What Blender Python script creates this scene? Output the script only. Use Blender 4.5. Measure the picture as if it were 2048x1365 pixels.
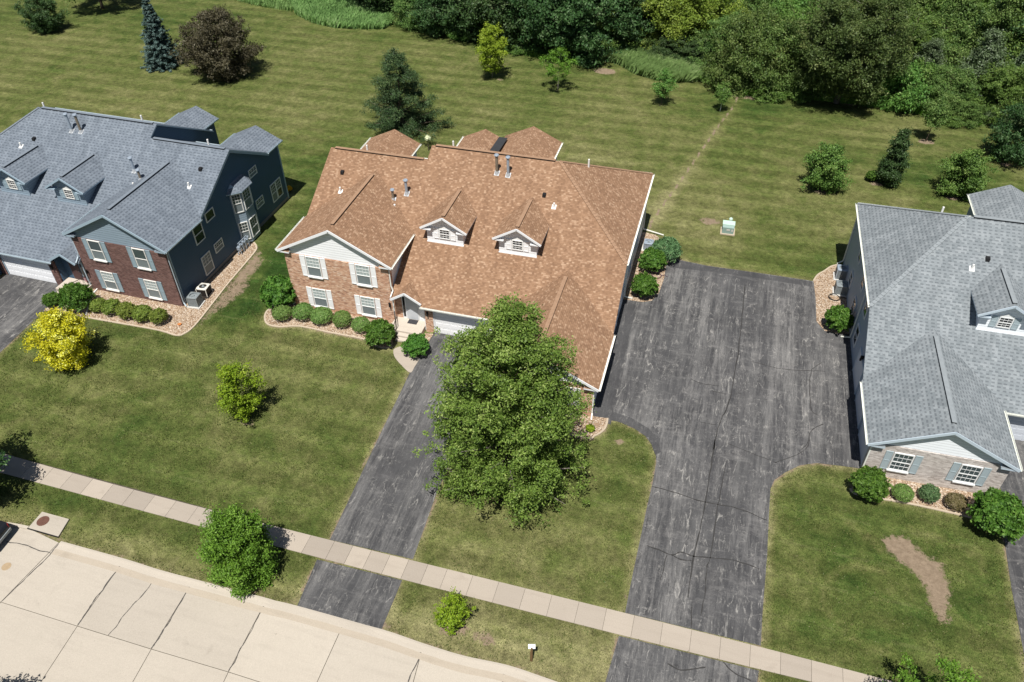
import bpy, bmesh, math, random
import numpy as np
from mathutils import Vector, Matrix, noise
from mathutils.geometry import tessellate_polygon

for o in list(bpy.data.objects):
    bpy.data.objects.remove(o)
scene = bpy.context.scene
COL = scene.collection

# ------------------------------------------------------------------ camera
cam = bpy.data.cameras.new('camera'); camo = bpy.data.objects.new('camera', cam); COL.objects.link(camo)
YAW, PITCH, ROLL = -0.279634, 0.715905, -0.011295
fwd = Vector((math.sin(YAW)*math.cos(PITCH), math.cos(YAW)*math.cos(PITCH), -math.sin(PITCH)))
rgt = Vector((math.cos(YAW), -math.sin(YAW), 0)); up = rgt.cross(fwd)
r2 = rgt*math.cos(ROLL) + up*math.sin(ROLL); u2 = up*math.cos(ROLL) - rgt*math.sin(ROLL)
m = Matrix((r2, u2, -fwd)).transposed().to_4x4(); m.translation = Vector((30.543, -42.810, 39.290))
camo.matrix_world = m
cam.sensor_width = 36; cam.lens = 1593.92/2048*36; cam.clip_start = 1; cam.clip_end = 2000
scene.camera = camo
scene.render.resolution_x = 1024; scene.render.resolution_y = 682
# ------------------------------------------------------------------ sky and sun
SUN_EL, SUN_AZ = math.radians(65.5), math.radians(2.0)     # sun stands in front of the houses, slightly to +x
w = bpy.data.worlds.new('World'); scene.world = w; w.use_nodes = True
wn = w.node_tree; bg = wn.nodes['Background']; sky = wn.nodes.new('ShaderNodeTexSky')
sky.sky_type = 'NISHITA'; sky.sun_disc = False; sky.sun_elevation = SUN_EL; sky.sun_rotation = math.radians(180)-SUN_AZ
sky.air_density = 1.0; sky.dust_density = 1.0; sky.ozone_density = 1.0
wn.links.new(sky.outputs[0], bg.inputs[0]); bg.inputs[1].default_value = 0.043
sl = bpy.data.lights.new('sun', 'SUN'); sl.energy = 5.0; sl.angle = math.radians(0.53); sl.color = (1.0, 0.955, 0.89)
so = bpy.data.objects.new('sun', sl); COL.objects.link(so)
tosun = Vector((math.sin(SUN_AZ)*math.cos(SUN_EL), -math.cos(SUN_AZ)*math.cos(SUN_EL), math.sin(SUN_EL)))
so.rotation_euler = tosun.to_track_quat('Z', 'Y').to_euler(); so.location = (0, -20, 80)
vs = scene.view_settings; vs.view_transform = 'Standard'; vs.look = 'None'; vs.gamma = 1; vs.exposure = 0.42

RNG = random.Random(11); NR = np.random.default_rng(5)

# ------------------------------------------------------------------ node helpers
class NT:
    def __init__(s, name):
        s.m = bpy.data.materials.new(name); s.m.use_nodes = True; s.t = s.m.node_tree; s.t.nodes.clear()
        s.out = s.t.nodes.new('ShaderNodeOutputMaterial')
    def n(s, typ, **kw):
        d = s.t.nodes.new('ShaderNode'+typ)
        ins = kw.pop('i', {})
        for k, v in kw.items(): setattr(d, k, v)
        for k, v in ins.items(): s.set(d, k, v)
        return d
    def set(s, d, k, v):
        sock = d.inputs[k]
        if isinstance(v, bpy.types.NodeSocket): s.t.links.new(v, sock)
        elif isinstance(v, bpy.types.Node): s.t.links.new(v.outputs[0], sock)
        else:
            if hasattr(sock.default_value, '__len__') and len(sock.default_value) == 4 and len(v) == 3: v = (*v, 1)
            sock.default_value = v
    def math(s, op, a, b=0.0, clamp=False):
        d = s.n('Math', operation=op, use_clamp=clamp); s.set(d, 0, a); s.set(d, 1, b); return d.outputs[0]
    def mix(s, f, a, b, mode='MIX'):
        d = s.n('Mix', data_type='RGBA', blend_type=mode)
        s.set(d, 0, f); s.set(d, 6, a); s.set(d, 7, b); return d.outputs[2]
    def ramp(s, f, stops, interp='LINEAR'):
        d = s.n('ValToRGB'); s.set(d, 0, f); e = d.color_ramp; e.interpolation = interp
        while len(e.elements) > 1: e.elements.remove(e.elements[0])
        e.elements[0].position = stops[0][0]; e.elements[0].color = (*stops[0][1], 1) if not isinstance(stops[0][1], float) else (stops[0][1],)*3+(1,)
        for p, c in stops[1:]:
            q = e.elements.new(p); q.color = (*c, 1) if not isinstance(c, float) else (c, c, c, 1)
        return d.outputs[0]
    def noise(s, vec, scale, detail=3, rough=.55, dist=0.0):
        d = s.n('TexNoise'); s.set(d, 'Scale', scale); s.set(d, 'Detail', detail); s.set(d, 'Roughness', rough); s.set(d, 'Distortion', dist)
        if vec is not None: s.set(d, 'Vector', vec)
        return d.outputs[0]
    def mapv(s, vec, scale=(1, 1, 1), rot=(0, 0, 0), loc=(0, 0, 0)):
        d = s.n('Mapping'); s.set(d, 0, vec); d.inputs['Scale'].default_value = scale; d.inputs['Rotation'].default_value = rot; d.inputs['Location'].default_value = loc
        return d.outputs[0]
    def pos(s): return s.n('NewGeometry').outputs['Position']
    def obj(s): return s.n('TexCoord').outputs['Object']
    def uv(s): return s.n('UVMap').outputs[0]
    def bump(s, h, strength=.3, dist=.02):
        d = s.n('Bump'); s.set(d, 'Height', h); s.set(d, 'Strength', strength); s.set(d, 'Distance', dist); return d.outputs[0]
    def pbr(s, col, rough=.8, normal=None, spec=.3, metal=0.0):
        b = s.n('BsdfPrincipled'); s.set(b, 'Base Color', col); s.set(b, 'Roughness', rough); s.set(b, 'Specular IOR Level', spec); s.set(b, 'Metallic', metal)
        if normal is not None: s.set(b, 'Normal', normal)
        s.t.links.new(b.outputs[0], s.out.inputs[0]); return s.m

def plain(name, col, rough=.6, spec=.3, metal=0.0, var=.12, scale=6.0):
    t = NT(name); nz = t.noise(t.obj(), scale, 4)
    c = t.mix(nz, tuple(x*(1-var) for x in col), tuple(min(1, x*(1+var)) for x in col))
    return t.pbr(c, rough, None, spec, metal)

def shingle(name, stops, w, h, dash=0.0, dashcol=(.05, .055, .06), patch=.2):
    t = NT(name); uv = t.n('SeparateXYZ', i={0: t.uv()})
    v = t.math('DIVIDE', uv.outputs[1], h); row = t.math('FLOOR', v); fv = t.math('FRACT', v)
    rr = t.n('TexWhiteNoise', noise_dimensions='1D', i={'W': row}).outputs[0]
    u = t.math('ADD', t.math('DIVIDE', uv.outputs[0], w), t.math('MULTIPLY', rr, 9.0)); cu = t.math('FLOOR', u); fu = t.math('FRACT', u)
    idv = t.n('CombineXYZ', i={0: cu, 1: row}).outputs[0]
    wn_ = t.n('TexWhiteNoise', noise_dimensions='2D', i={'Vector': idv}).outputs[0]
    col = t.ramp(wn_, stops)
    big = t.noise(t.uv(), .45, 4, .6)
    col = t.mix(t.math('MULTIPLY', big, patch), col, (.045, .04, .04), 'MIX') if patch else col
    strk = t.noise(t.mapv(t.uv(), (1.1, .16, 1)), 1.0, 5, .65)
    col = t.mix(.5, col, t.ramp(strk, [(.3, .32), (.7, .66)]), 'SOFT_LIGHT')
    fine = t.noise(t.uv(), 30, 2)
    col = t.mix(.35, col, t.ramp(fine, [(.3, .25), (.7, .75)]), 'SOFT_LIGHT')
    if dash:
        rr2 = t.n('TexWhiteNoise', noise_dimensions='2D', i={'Vector': t.n('CombineXYZ', i={0: row, 1: cu}).outputs[0]}).outputs[0]
        wd = t.math('ADD', dash, t.math('MULTIPLY', rr2, .3))
        dm = t.math('MULTIPLY', t.math('LESS_THAN', fu, wd), t.math('LESS_THAN', fv, .42))
        col = t.mix(t.math('MULTIPLY', dm, .50), col, dashcol)
    else:
        edge = t.math('LESS_THAN', fv, .14)
        col = t.mix(t.math('MULTIPLY', edge, .30), col, tuple(x*.35 for x in stops[0][1]))  # butt shadow of each shingle course, painted as a darker line
    hgt = t.math('ADD', t.math('MULTIPLY', t.math('SUBTRACT', 1.0, fv), .6), t.math('MULTIPLY', wn_, .4))
    return t.pbr(col, .92, t.bump(hgt, .5, .03), .12)

def brick(name, stops, mortar, bw=.22, bh=.078):
    t = NT(name); uv = t.n('SeparateXYZ', i={0: t.uv()})
    v = t.math('DIVIDE', uv.outputs[1], bh); row = t.math('FLOOR', v); fv = t.math('FRACT', v)
    half = t.math('MULTIPLY', t.math('MODULO', row, 2.0), .5)
    u = t.math('ADD', t.math('DIVIDE', uv.outputs[0], bw), half); cu = t.math('FLOOR', u); fu = t.math('FRACT', u)
    wn_ = t.n('TexWhiteNoise', noise_dimensions='2D', i={'Vector': t.n('CombineXYZ', i={0: cu, 1: row}).outputs[0]}).outputs[0]
    col = t.ramp(wn_, stops)
    col = t.mix(.4, col, t.ramp(t.noise(t.uv(), 1.3, 4), [(.3, .3), (.7, .7)]), 'SOFT_LIGHT')
    mm = t.math('MAXIMUM', t.math('LESS_THAN', fu, .055), t.math('LESS_THAN', fv, .15))
    col = t.mix(mm, col, mortar)
    return t.pbr(col, .9, t.bump(t.math('SUBTRACT', 1.0, mm), .6, .02), .15)

def siding(name, col, lap=.21, dark=.5):
    t = NT(name); uv = t.n('SeparateXYZ', i={0: t.uv()})
    v = t.math('DIVIDE', uv.outputs[1], lap); fv = t.math('FRACT', v)
    c = t.mix(t.noise(t.uv(), .8, 4), tuple(x*.92 for x in col), tuple(min(1, x*1.05) for x in col))
    c = t.mix(t.math('MULTIPLY', t.math('LESS_THAN', fv, .13), dark), c, tuple(x*.3 for x in col))
    return t.pbr(c, .55, t.bump(t.math('SUBTRACT', 1.0, fv), .6, .02), .3)

def leafmat(name, ca, cb, trans=.3, cc=None):
    t = NT(name); a = t.n('Attribute', attribute_name='tint'); f = a.outputs['Fac']
    st = [(0., ca), (1., cb)] if cc is None else [(0., ca), (.75, cb), (1., cc)]
    col = t.ramp(f, st)
    oi = t.n('ObjectInfo').outputs['Random']
    hs = t.n('HueSaturation', i={'Hue': t.math('ADD', .485, t.math('MULTIPLY', oi, .03)), 'Value': t.math('ADD', .92, t.math('MULTIPLY', oi, .30)), 'Color': col})
    b = t.n('BsdfPrincipled', i={'Base Color': hs.outputs[0], 'Roughness': .55, 'Specular IOR Level': .25})
    tr = t.n('BsdfTranslucent', i={'Color': t.mix(.5, hs.outputs[0], t.mix(1.0, hs.outputs[0], (1.3, 1.5, .5), 'MULTIPLY'))})
    ms = t.n('MixShader', i={0: trans*.75, 1: b.outputs[0], 2: tr.outputs[0]})
    t.t.links.new(ms.outputs[0], t.out.inputs[0]); return t.m

# ------------------------------------------------------------------ mesh helpers
def tag(o, label=None, cat=None, group=None, kind=None):
    if label: o['label'] = label
    if cat: o['category'] = cat
    if group: o['group'] = group
    if kind: o['kind'] = kind
    return o
def empty(name, loc=(0, 0, 0), rz=0.0):
    o = bpy.data.objects.new(name, None); COL.objects.link(o); o.location = loc; o.rotation_euler = (0, 0, rz); o.empty_display_size = .3
    return o
class MB:
    def __init__(s, mir=1): s.v = []; s.f = []; s.mi = []; s.mir = mir
    def poly(s, pts, mi=0):
        b = len(s.v); s.v += [tuple(p) for p in pts]; s.f.append(tuple(range(b, b+len(pts)))); s.mi.append(mi); return s
    def prism(s, pts, d, mi=0, mside=None):
        """closed solid: polygon pts swept by vector d; first cap has material mi, the other faces mside"""
        ms = mi if mside is None else mside; n = len(pts); b = len(s.v); d = Vector(d)
        s.v += [tuple(p) for p in pts] + [tuple(Vector(p)+d) for p in pts]
        s.f.append(tuple(range(b, b+n))); s.mi.append(mi)
        s.f.append(tuple(range(b+2*n-1, b+n-1, -1))); s.mi.append(ms)
        for i in range(n):
            j = (i+1) % n; s.f.append((b+i, b+n+i, b+n+j, b+j)); s.mi.append(ms)
        return s
    def slab(s, pts, th, mi=0, mside=1): return s.prism(pts, (0, 0, -th), mi, mside)
    def box(s, x0, x1, y0, y1, z0, z1, mi=0):
        return s.prism([(x0, y0, z1), (x1, y0, z1), (x1, y1, z1), (x0, y1, z1)], (0, 0, z0-z1), mi)
    def beam(s, a, b, w, h, mi=0, up_=(0, 0, 1)):
        a = Vector(a); b = Vector(b); d = (b-a).normalized(); x = d.cross(Vector(up_)).normalized(); z = x.cross(d)
        q = [a - x*w/2 - z*h/2, a + x*w/2 - z*h/2, a + x*w/2 + z*h/2, a - x*w/2 + z*h/2]
        return s.prism(q, b-a, mi)
    def obox(s, O, U, N, u0, u1, z0, z1, n0, n1, mi=0):
        O = Vector(O); U = Vector(U); N = Vector(N); Z = Vector((0, 0, 1))
        q = [O+U*u+Z*z+N*n0 for u, z in ((u0, z0), (u1, z0), (u1, z1), (u0, z1))]
        return s.prism(q, N*(n1-n0), mi)
    def tube(s, path, r, n=8, mi=0, cap=True):
        path = [Vector(p) for p in path]; rs = r if isinstance(r, (list, tuple)) else [r]*len(path); b0 = len(s.v)
        for i, p in enumerate(path):
            d = (path[min(i+1, len(path)-1)]-path[max(i-1, 0)]).normalized()
            x = d.cross(Vector((0, 0, 1)) if abs(d.z) < .9 else Vector((1, 0, 0))).normalized(); y = d.cross(x)
            for k in range(n):
                a = 2*math.pi*k/n; s.v.append(tuple(p+(x*math.cos(a)+y*math.sin(a))*rs[i]))
        for i in range(len(path)-1):
            for k in range(n):
                a = b0+i*n+k; c = b0+i*n+(k+1) % n; s.f.append((a, c, c+n, a+n)); s.mi.append(mi)
        if cap:
            s.f.append(tuple(range(b0+n-1, b0-1, -1))); s.mi.append(mi)
            e = b0+(len(path)-1)*n; s.f.append(tuple(range(e, e+n))); s.mi.append(mi)
        return s
    def cyl(s, x, y, z0, z1, r, n=14, mi=0, r1=None): return s.tube([(x, y, z0), (x, y, z1)], [r, r if r1 is None else r1], n, mi)
    def build(s, name, mats, parent=None, smooth=False, recalc=True, tris=False):
        me = bpy.data.meshes.new(name); vv = [(x*s.mir, y, z) for x, y, z in s.v]
        me.from_pydata(vv, [], s.f)
        mats = mats if isinstance(mats, (list, tuple)) else [mats]
        for k in mats: me.materials.append(k)
        me.polygons.foreach_set('material_index', s.mi)
        if recalc:
            bm = bmesh.new(); bm.from_mesh(me); bmesh.ops.recalc_face_normals(bm, faces=bm.faces); bm.to_mesh(me); bm.free()
        uvl = me.uv_layers.new(name='UVMap').data
        for p in me.polygons:
            n = p.normal
            if abs(n.z) > .995: h = Vector((1, 0, 0)); q = Vector((0, 1, 0))
            else: h = Vector((0, 0, 1)).cross(n).normalized(); q = n.cross(h)
            for li in p.loop_indices:
                c = me.vertices[me.loops[li].vertex_index].co; uvl[li].uv = (c.dot(h)+40, c.dot(q)+40)
        if smooth: me.polygons.foreach_set('use_smooth', [True]*len(me.polygons))
        o = bpy.data.objects.new(name, me); COL.objects.link(o)
        if parent is not None: o.parent = parent
        return o
def copy_tree(o, parent=None):
    c = o.copy(); COL.objects.link(c)
    if parent is not None: c.parent = parent
    for ch in list(o.children): copy_tree(ch, c)
    return c
def npmesh(name, verts, quads, mat, tint=None, parent=None):
    me = bpy.data.meshes.new(name); nv = len(verts); nf = len(quads); k = quads.shape[1]
    me.vertices.add(nv); me.vertices.foreach_set('co', verts.astype(np.float32).ravel())
    me.loops.add(nf*k); me.loops.foreach_set('vertex_index', quads.astype(np.int32).ravel())
    me.polygons.add(nf); me.polygons.foreach_set('loop_start', np.arange(0, nf*k, k, dtype=np.int32)); me.polygons.foreach_set('loop_total', np.full(nf, k, dtype=np.int32))
    if tint is not None:
        a = me.attributes.new('tint', 'FLOAT', 'POINT'); a.data.foreach_set('value', tint.astype(np.float32))
    me.update(calc_edges=True); me.materials.append(mat)
    o = bpy.data.objects.new(name, me); COL.objects.link(o)
    if parent is not None: o.parent = parent
    return o
def sheet(name, pts, z, th, mat, parent=None):
    """flat thick sheet with outline pts (any simple polygon)"""
    tri = tessellate_polygon([[Vector((x, y, 0)) for x, y in pts]]); n = len(pts); b = MB()
    b.v = [(x, y, z) for x, y in pts] + [(x, y, z-th) for x, y in pts]
    for t in tri: b.f.append(tuple(t)); b.mi.append(0)
    for i in range(n):
        j = (i+1) % n; b.f.append((i, j, j+n, i+n)); b.mi.append(0)
    o = b.build(name, mat, parent, recalc=False)
    me = o.data
    for p in me.polygons:
        if len(p.vertices) == 3 and p.normal.z < 0: p.flip()
    return o
def smoothline(pts, n=6, closed=False):
    """Catmull-Rom through pts"""
    P = [Vector((*p, 0)) for p in pts]; out = []
    L = len(P); rng = range(L if closed else L-1)
    g = (lambda i: P[i % L]) if closed else (lambda i: P[max(0, min(L-1, i))])
    for i in rng:
        a, b, c, d = g(i-1), g(i), g(i+1), g(i+2)
        for k in range(n):
            t = k/n; q = .5*((2*b)+(c-a)*t+(2*a-5*b+4*c-d)*t*t+(3*b-a-3*c+d)*t**3); out.append((q.x, q.y))
    if not closed: out.append((P[-1].x, P[-1].y))
    return out
def strip(name, pts, width, z0, z1, mat, parent=None):
    """low wall / edging / crack filler running along pts"""
    b = MB(); n = len(pts); ws = width if isinstance(width, list) else [width]*n
    L = []
    for i in range(n):
        a = Vector(pts[max(i-1, 0)]); c = Vector(pts[min(i+1, n-1)]); d = (c-a).normalized(); nn = Vector((-d.y, d.x)); p = Vector(pts[i])
        L.append((p+nn*ws[i]/2, p-nn*ws[i]/2))
    for l, r in L: b.v += [(l.x, l.y, z1), (r.x, r.y, z1), (r.x, r.y, z0), (l.x, l.y, z0)]
    for i in range(n-1):
        k = i*4
        for q in range(4): b.f.append((k+q, k+4+q, k+4+(q+1) % 4, k+(q+1) % 4)); b.mi.append(0)
    b.f += [(0, 1, 2, 3), (4*n-1, 4*n-2, 4*n-3, 4*n-4)]; b.mi += [0, 0]
    return b.build(name, mat, parent)
def inside(x, y, poly):
    r = False; j = len(poly)-1
    for i in range(len(poly)):
        xi, yi = poly[i]; xj, yj = poly[j]
        if (yi > y) != (yj > y) and x < (xj-xi)*(y-yi)/(yj-yi)+xi: r = not r
        j = i
    return r
def inside_np(X, Y, poly):
    r = np.zeros(X.shape, bool); j = len(poly)-1
    for i in range(len(poly)):
        xi, yi = poly[i]; xj, yj = poly[j]
        if yi != yj:
            r ^= ((yi > Y) != (yj > Y)) & (X < (xj-xi)*(Y-yi)/(yj-yi)+xi)
        j = i
    return r
def segdist(X, Y, pts):
    D = np.full(X.shape, 1e9)
    for (ax, ay), (bx, by) in zip(pts[:-1], pts[1:]):
        dx, dy = bx-ax, by-ay; t = np.clip(((X-ax)*dx+(Y-ay)*dy)/(dx*dx+dy*dy+1e-9), 0, 1)
        D = np.minimum(D, np.hypot(X-ax-t*dx, Y-ay-t*dy))
    return D
# ------------------------------------------------------------------ setting: outlines (metres, house frame)
DRIVE_A = [(12.55,-19.23), (12.25,-12.65), (11.91,-4.60), (11.93,-2.42), (12.1, .12), (17.2, .12), (17.5, -3), (17.43,-14.30), (17.72,-19.19)]
APRON_A = [(12.42,-20.65), (17.62,-20.63), (17.66,-23.73), (12.69,-23.70)]
DRIVE_B = [(29.96,-19.31), (29.98,-16.88), (30.03,-14.46), (30.08,-11.84), (30.15,-9.91), (30.14,-8.36), (29.97,-7.54), (29.70,-6.95), (29.17,-6.27), (28.26,-5.76), (27.18,-5.46), (25.53,-5.48), (25.2, -5.3), (25.2, 7.9),
 (25.39,7.78), (26.80,7.81), (27.51,8.15), (27.92,9.34), (28.07,11.44), (27.96,13.46), (28.37,14.42), (31.30,14.12), (35.63,14.18), (39.88,14.17), (40.03,11.89), (40.07,8.87), (40.64,7.86), (41.70,7.78), (42.6, 8.0), (42.85, -5.5),
 (41.66,-5.58), (39.98,-5.76), (38.95,-6.23), (38.05,-7.09), (37.43,-7.87), (37.22,-8.62), (37.19,-10.59), (37.19,-13.67), (37.09,-17.14), (37.07,-19.31)]
APRON_B = [(29.87,-20.71), (37.04,-20.71), (36.76,-23.82), (29.55,-24.30)]
DRIVE_L = [(-19.7, -2.1), (-18.71,-4.91), (-18.51,-8.83), (-18.40,-10.57), (-18.40,-16.67), (-27, -19), (-25.2, -2.0)]
DRIVE_R = [(50.84,-5.21), (50.40,-8.58), (50.20,-12.23), (50.13,-15.47), (50.08,-18.66), (57.0, -19.0), (56.0, -.2), (50.5, -.2)]
BED_C = [(-1.42,-0.21), (-1.51,-1.09), (-1.24,-1.83), (-0.65,-2.42), (0.37,-2.45), (1.82,-2.00), (4.34,-2.06), (6.82,-2.09), (7.77,-2.25), (8.44,-2.55), (9.04,-2.65), (9.66,-2.39), (9.27,-1.13), (9.1, .3), (.5, .5)]
BED_E = [(10.96,-1.75), (11.69,-2.83), (12.08,-2.49), (12.07,-0.86), (12.1, -.15), (11.3, -.3)]
BED_S = [(25.22,17.85), (26.54,17.62), (27.50,16.34), (28.37,14.42), (27.96,13.46), (28.07,11.44), (27.92,9.34), (27.51,8.15), (26.80,7.81), (25.39,7.78), (25.2, 7.9), (25.2, 17.6)]
BED_W = [(25.53,-5.48), (26.44,-5.40), (26.48,-5.98), (26.36,-6.58), (25.87,-7.21), (25.10,-7.52), (19.0, -7.2), (17.7, -6.6), (17.6, -5.2), (25.2, -5.2)]
BED_B = [(-18.69,-5.49), (-18.80,-2.97), (-19.4, -1.9), (-8.2, -1.9), (-8.0, 7.2), (-7.38,7.40), (-6.85,6.90), (-6.59,6.25), (-6.51,4.50), (-6.42,1.53), (-6.23,-1.24), (-6.06,-4.02), (-6.29,-5.07), (-6.80,-5.42), (-8.49,-5.23), (-12.10,-5.29), (-15.13,-5.35)]
BED_R = [(41.93,-7.36), (42.20,-7.68), (43.22,-7.72), (44.98,-7.62), (46.89,-7.65), (48.75,-7.76), (50.05,-7.91), (50.2, -5.5), (42.8, -5.5)]
BED_T = [(39.88,14.17), (40.21,15.11), (40.76,15.84), (41.30,16.64), (41.83,17.02), (42.35, 17.0), (42.5, 8.0), (41.70,7.78), (40.64,7.86), (40.07,8.87), (40.03,11.89)]
WALK = [(9.92,-2.44), (9.96,-2.95), (10.28,-3.43), (10.87,-3.95), (11.92,-4.65), (12.03,-4.02), (12.02,-3.08), (11.48,-2.88), (11.03,-2.43), (10.89,-1.77)]
SOIL_R = [(43.60,-10.72), (44.09,-10.37), (45.03,-10.33), (45.62,-11.23), (46.61,-11.54), (46.89,-12.85), (46.70,-14.39), (46.33,-15.07), (45.84,-14.62), (45.82,-13.69), (45.47,-12.83), (44.86,-12.28), (44.01,-11.53)]
SOIL_B = [(-6.74,6.69), (-5.94,6.04), (-5.18,5.01), (-5.09,2.67), (-4.57,1.11), (-4.75,-0.31), (-5.16,-1.87), (-5.62,-3.15), (-5.87,-4.16), (-6.23,-1.24), (-6.42,1.53), (-6.51,4.50)]
U_PX = [(-12.86,-18.62), (-8.17,-18.88), (-5.24,-19.05), (-0.55,-19.07), (4.72,-19.09), (9.17,-19.27), (12.54,-19.22), (17.62,-19.23), (20.28,-19.40), (24.99,-19.35), (29.70,-19.37), (37.11,-19.27), (41.67,-19.55)]
L_PX = [(-12.13,-20.05), (-7.44,-20.25), (-5.14,-20.19), (-0.49,-20.30), (4.88,-20.37), (11.46,-20.44), (17.73,-20.76), (21.94,-20.57), (25.03,-20.60), (29.54,-20.61), (37.07,-20.65), (39.65,-20.61)]
CURB = [(-9.00,-23.63), (-6.40,-23.30), (-5.15,-23.22), (-2.96,-23.31), (-2.58,-23.57), (1.74,-23.62), (4.11,-23.72), (6.33,-23.73), (10.88,-23.72), (12.74,-23.68), (17.66,-23.76), (20.06,-23.92), (22.30,-24.01), (24.57,-23.90), (26.36,-24.00), (29.55,-24.30), (32.82,-24.86)]
TRANS = [((-13.42,-24.07), (-12.73,-27.88)), ((-2.69,-23.60), (-3.14,-27.72)), ((1.75,-23.63), (1.88,-27.82)), ((6.34,-23.74), (6.49,-27.90)), ((10.90,-23.75), (11.03,-27.93)), ((15.57,-23.77), (15.65,-28.05)), ((20.11,-23.90), (20.54,-28.09)), ((24.59,-23.91), (25.18,-28.25)), ((29.55,-24.30), (29.93,-28.69))]

# ------------------------------------------------------------------ setting: materials
def lawn_mat():
    t = NT('mown_lawn'); p = t.pos(); a = t.n('Attribute', attribute_name='soil').outputs['Fac']; d = t.n('Attribute', attribute_name='dry').outputs['Fac']; l = t.n('Attribute', attribute_name='lush').outputs['Fac']
    big = t.noise(p, .075, 4, .6); mid = t.noise(p, .55, 5, .62, .6); fine = t.noise(p, 7.0, 5, .72); blade = t.noise(t.mapv(p, (22, 9, 1)), 1.0, 3, .7)
    dryf = t.math('ADD', t.math('ADD', t.math('MULTIPLY', big, .75), t.math('MULTIPLY', mid, .66)), t.math('MULTIPLY', fine, .45))
    dryf = t.math('SUBTRACT', t.math('ADD', t.math('ADD', dryf, .03), t.math('MULTIPLY', d, .42)), t.math('MULTIPLY', l, .42))
    col = t.ramp(t.math('MULTIPLY', dryf, .6), [(.34, (0.022, 0.052, 0.010)), (.46, (0.048, 0.075, 0.017)), (.55, (0.079, 0.099, 0.027)), (.66, (0.125, 0.131, 0.048)), (.80, (0.203, 0.193, 0.091))])
    # mowing stripes run along x, each pass about 1.1 m wide
    sx = t.n('SeparateXYZ', i={0: p}); wob = t.math('MULTIPLY', t.noise(t.mapv(p, (.05, .2, 1)), 1.0, 2), .9)
    ys = t.math('MULTIPLY', t.math('ADD', sx.outputs[1], wob), 2*math.pi/2.5)
    sq = t.math('MULTIPLY', t.math('SINE', ys), 2.2)
    st = t.math('ADD', .5, t.math('MULTIPLY', t.math('MINIMUM', t.math('MAXIMUM', sq, -1.0), 1.0), t.math('MULTIPLY', t.noise(p, .10, 3), .8)))
    col = t.mix(t.ramp(t.noise(p, .16, 3, .6), [(.35, .14), (.7, .54)]), col, t.ramp(st, [(.1, .30), (.9, .70)]), 'SOFT_LIGHT')
    line = t.math('GREATER_THAN', t.math('SINE', ys), .965)
    col = t.mix(t.math('MULTIPLY', t.math('MULTIPLY', line, t.math('GREATER_THAN', t.noise(p, .9, 3), .5)), .28), col, (.14, .15, .06))
    col = t.mix(.75, col, t.ramp(blade, [(.28, .12), (.72, .88)]), 'OVERLAY')
    col = t.mix(.75, col, t.ramp(t.noise(p, 1.9, 6, .8), [(.3, .15), (.7, .85)]), 'OVERLAY')
    speck = t.math('GREATER_THAN', t.noise(p, 9.0, 2, .5), .70)
    col = t.mix(t.math('MULTIPLY', speck, .55), col, (.26, .245, .15))
    soilc = t.ramp(t.noise(p, 3.0, 5, .7), [(.3, (.17, .128, .088)), (.7, (.28, .218, .155))])
    sm = t.math('ADD', a, t.math('MULTIPLY', t.math('SUBTRACT', t.noise(p, 2.2, 6, .8), .5), 1.25))
    sm = t.math('MULTIPLY', t.math('GREATER_THAN', a, .05), t.ramp(sm, [(.42, 0.), (.58, 1.)]))
    col = t.mix(sm, col, soilc)
    h = t.math('ADD', t.math('MULTIPLY', blade, .6), t.math('MULTIPLY', fine, .8))
    return t.pbr(col, .95, t.bump(h, .75, .12), .08)
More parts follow.
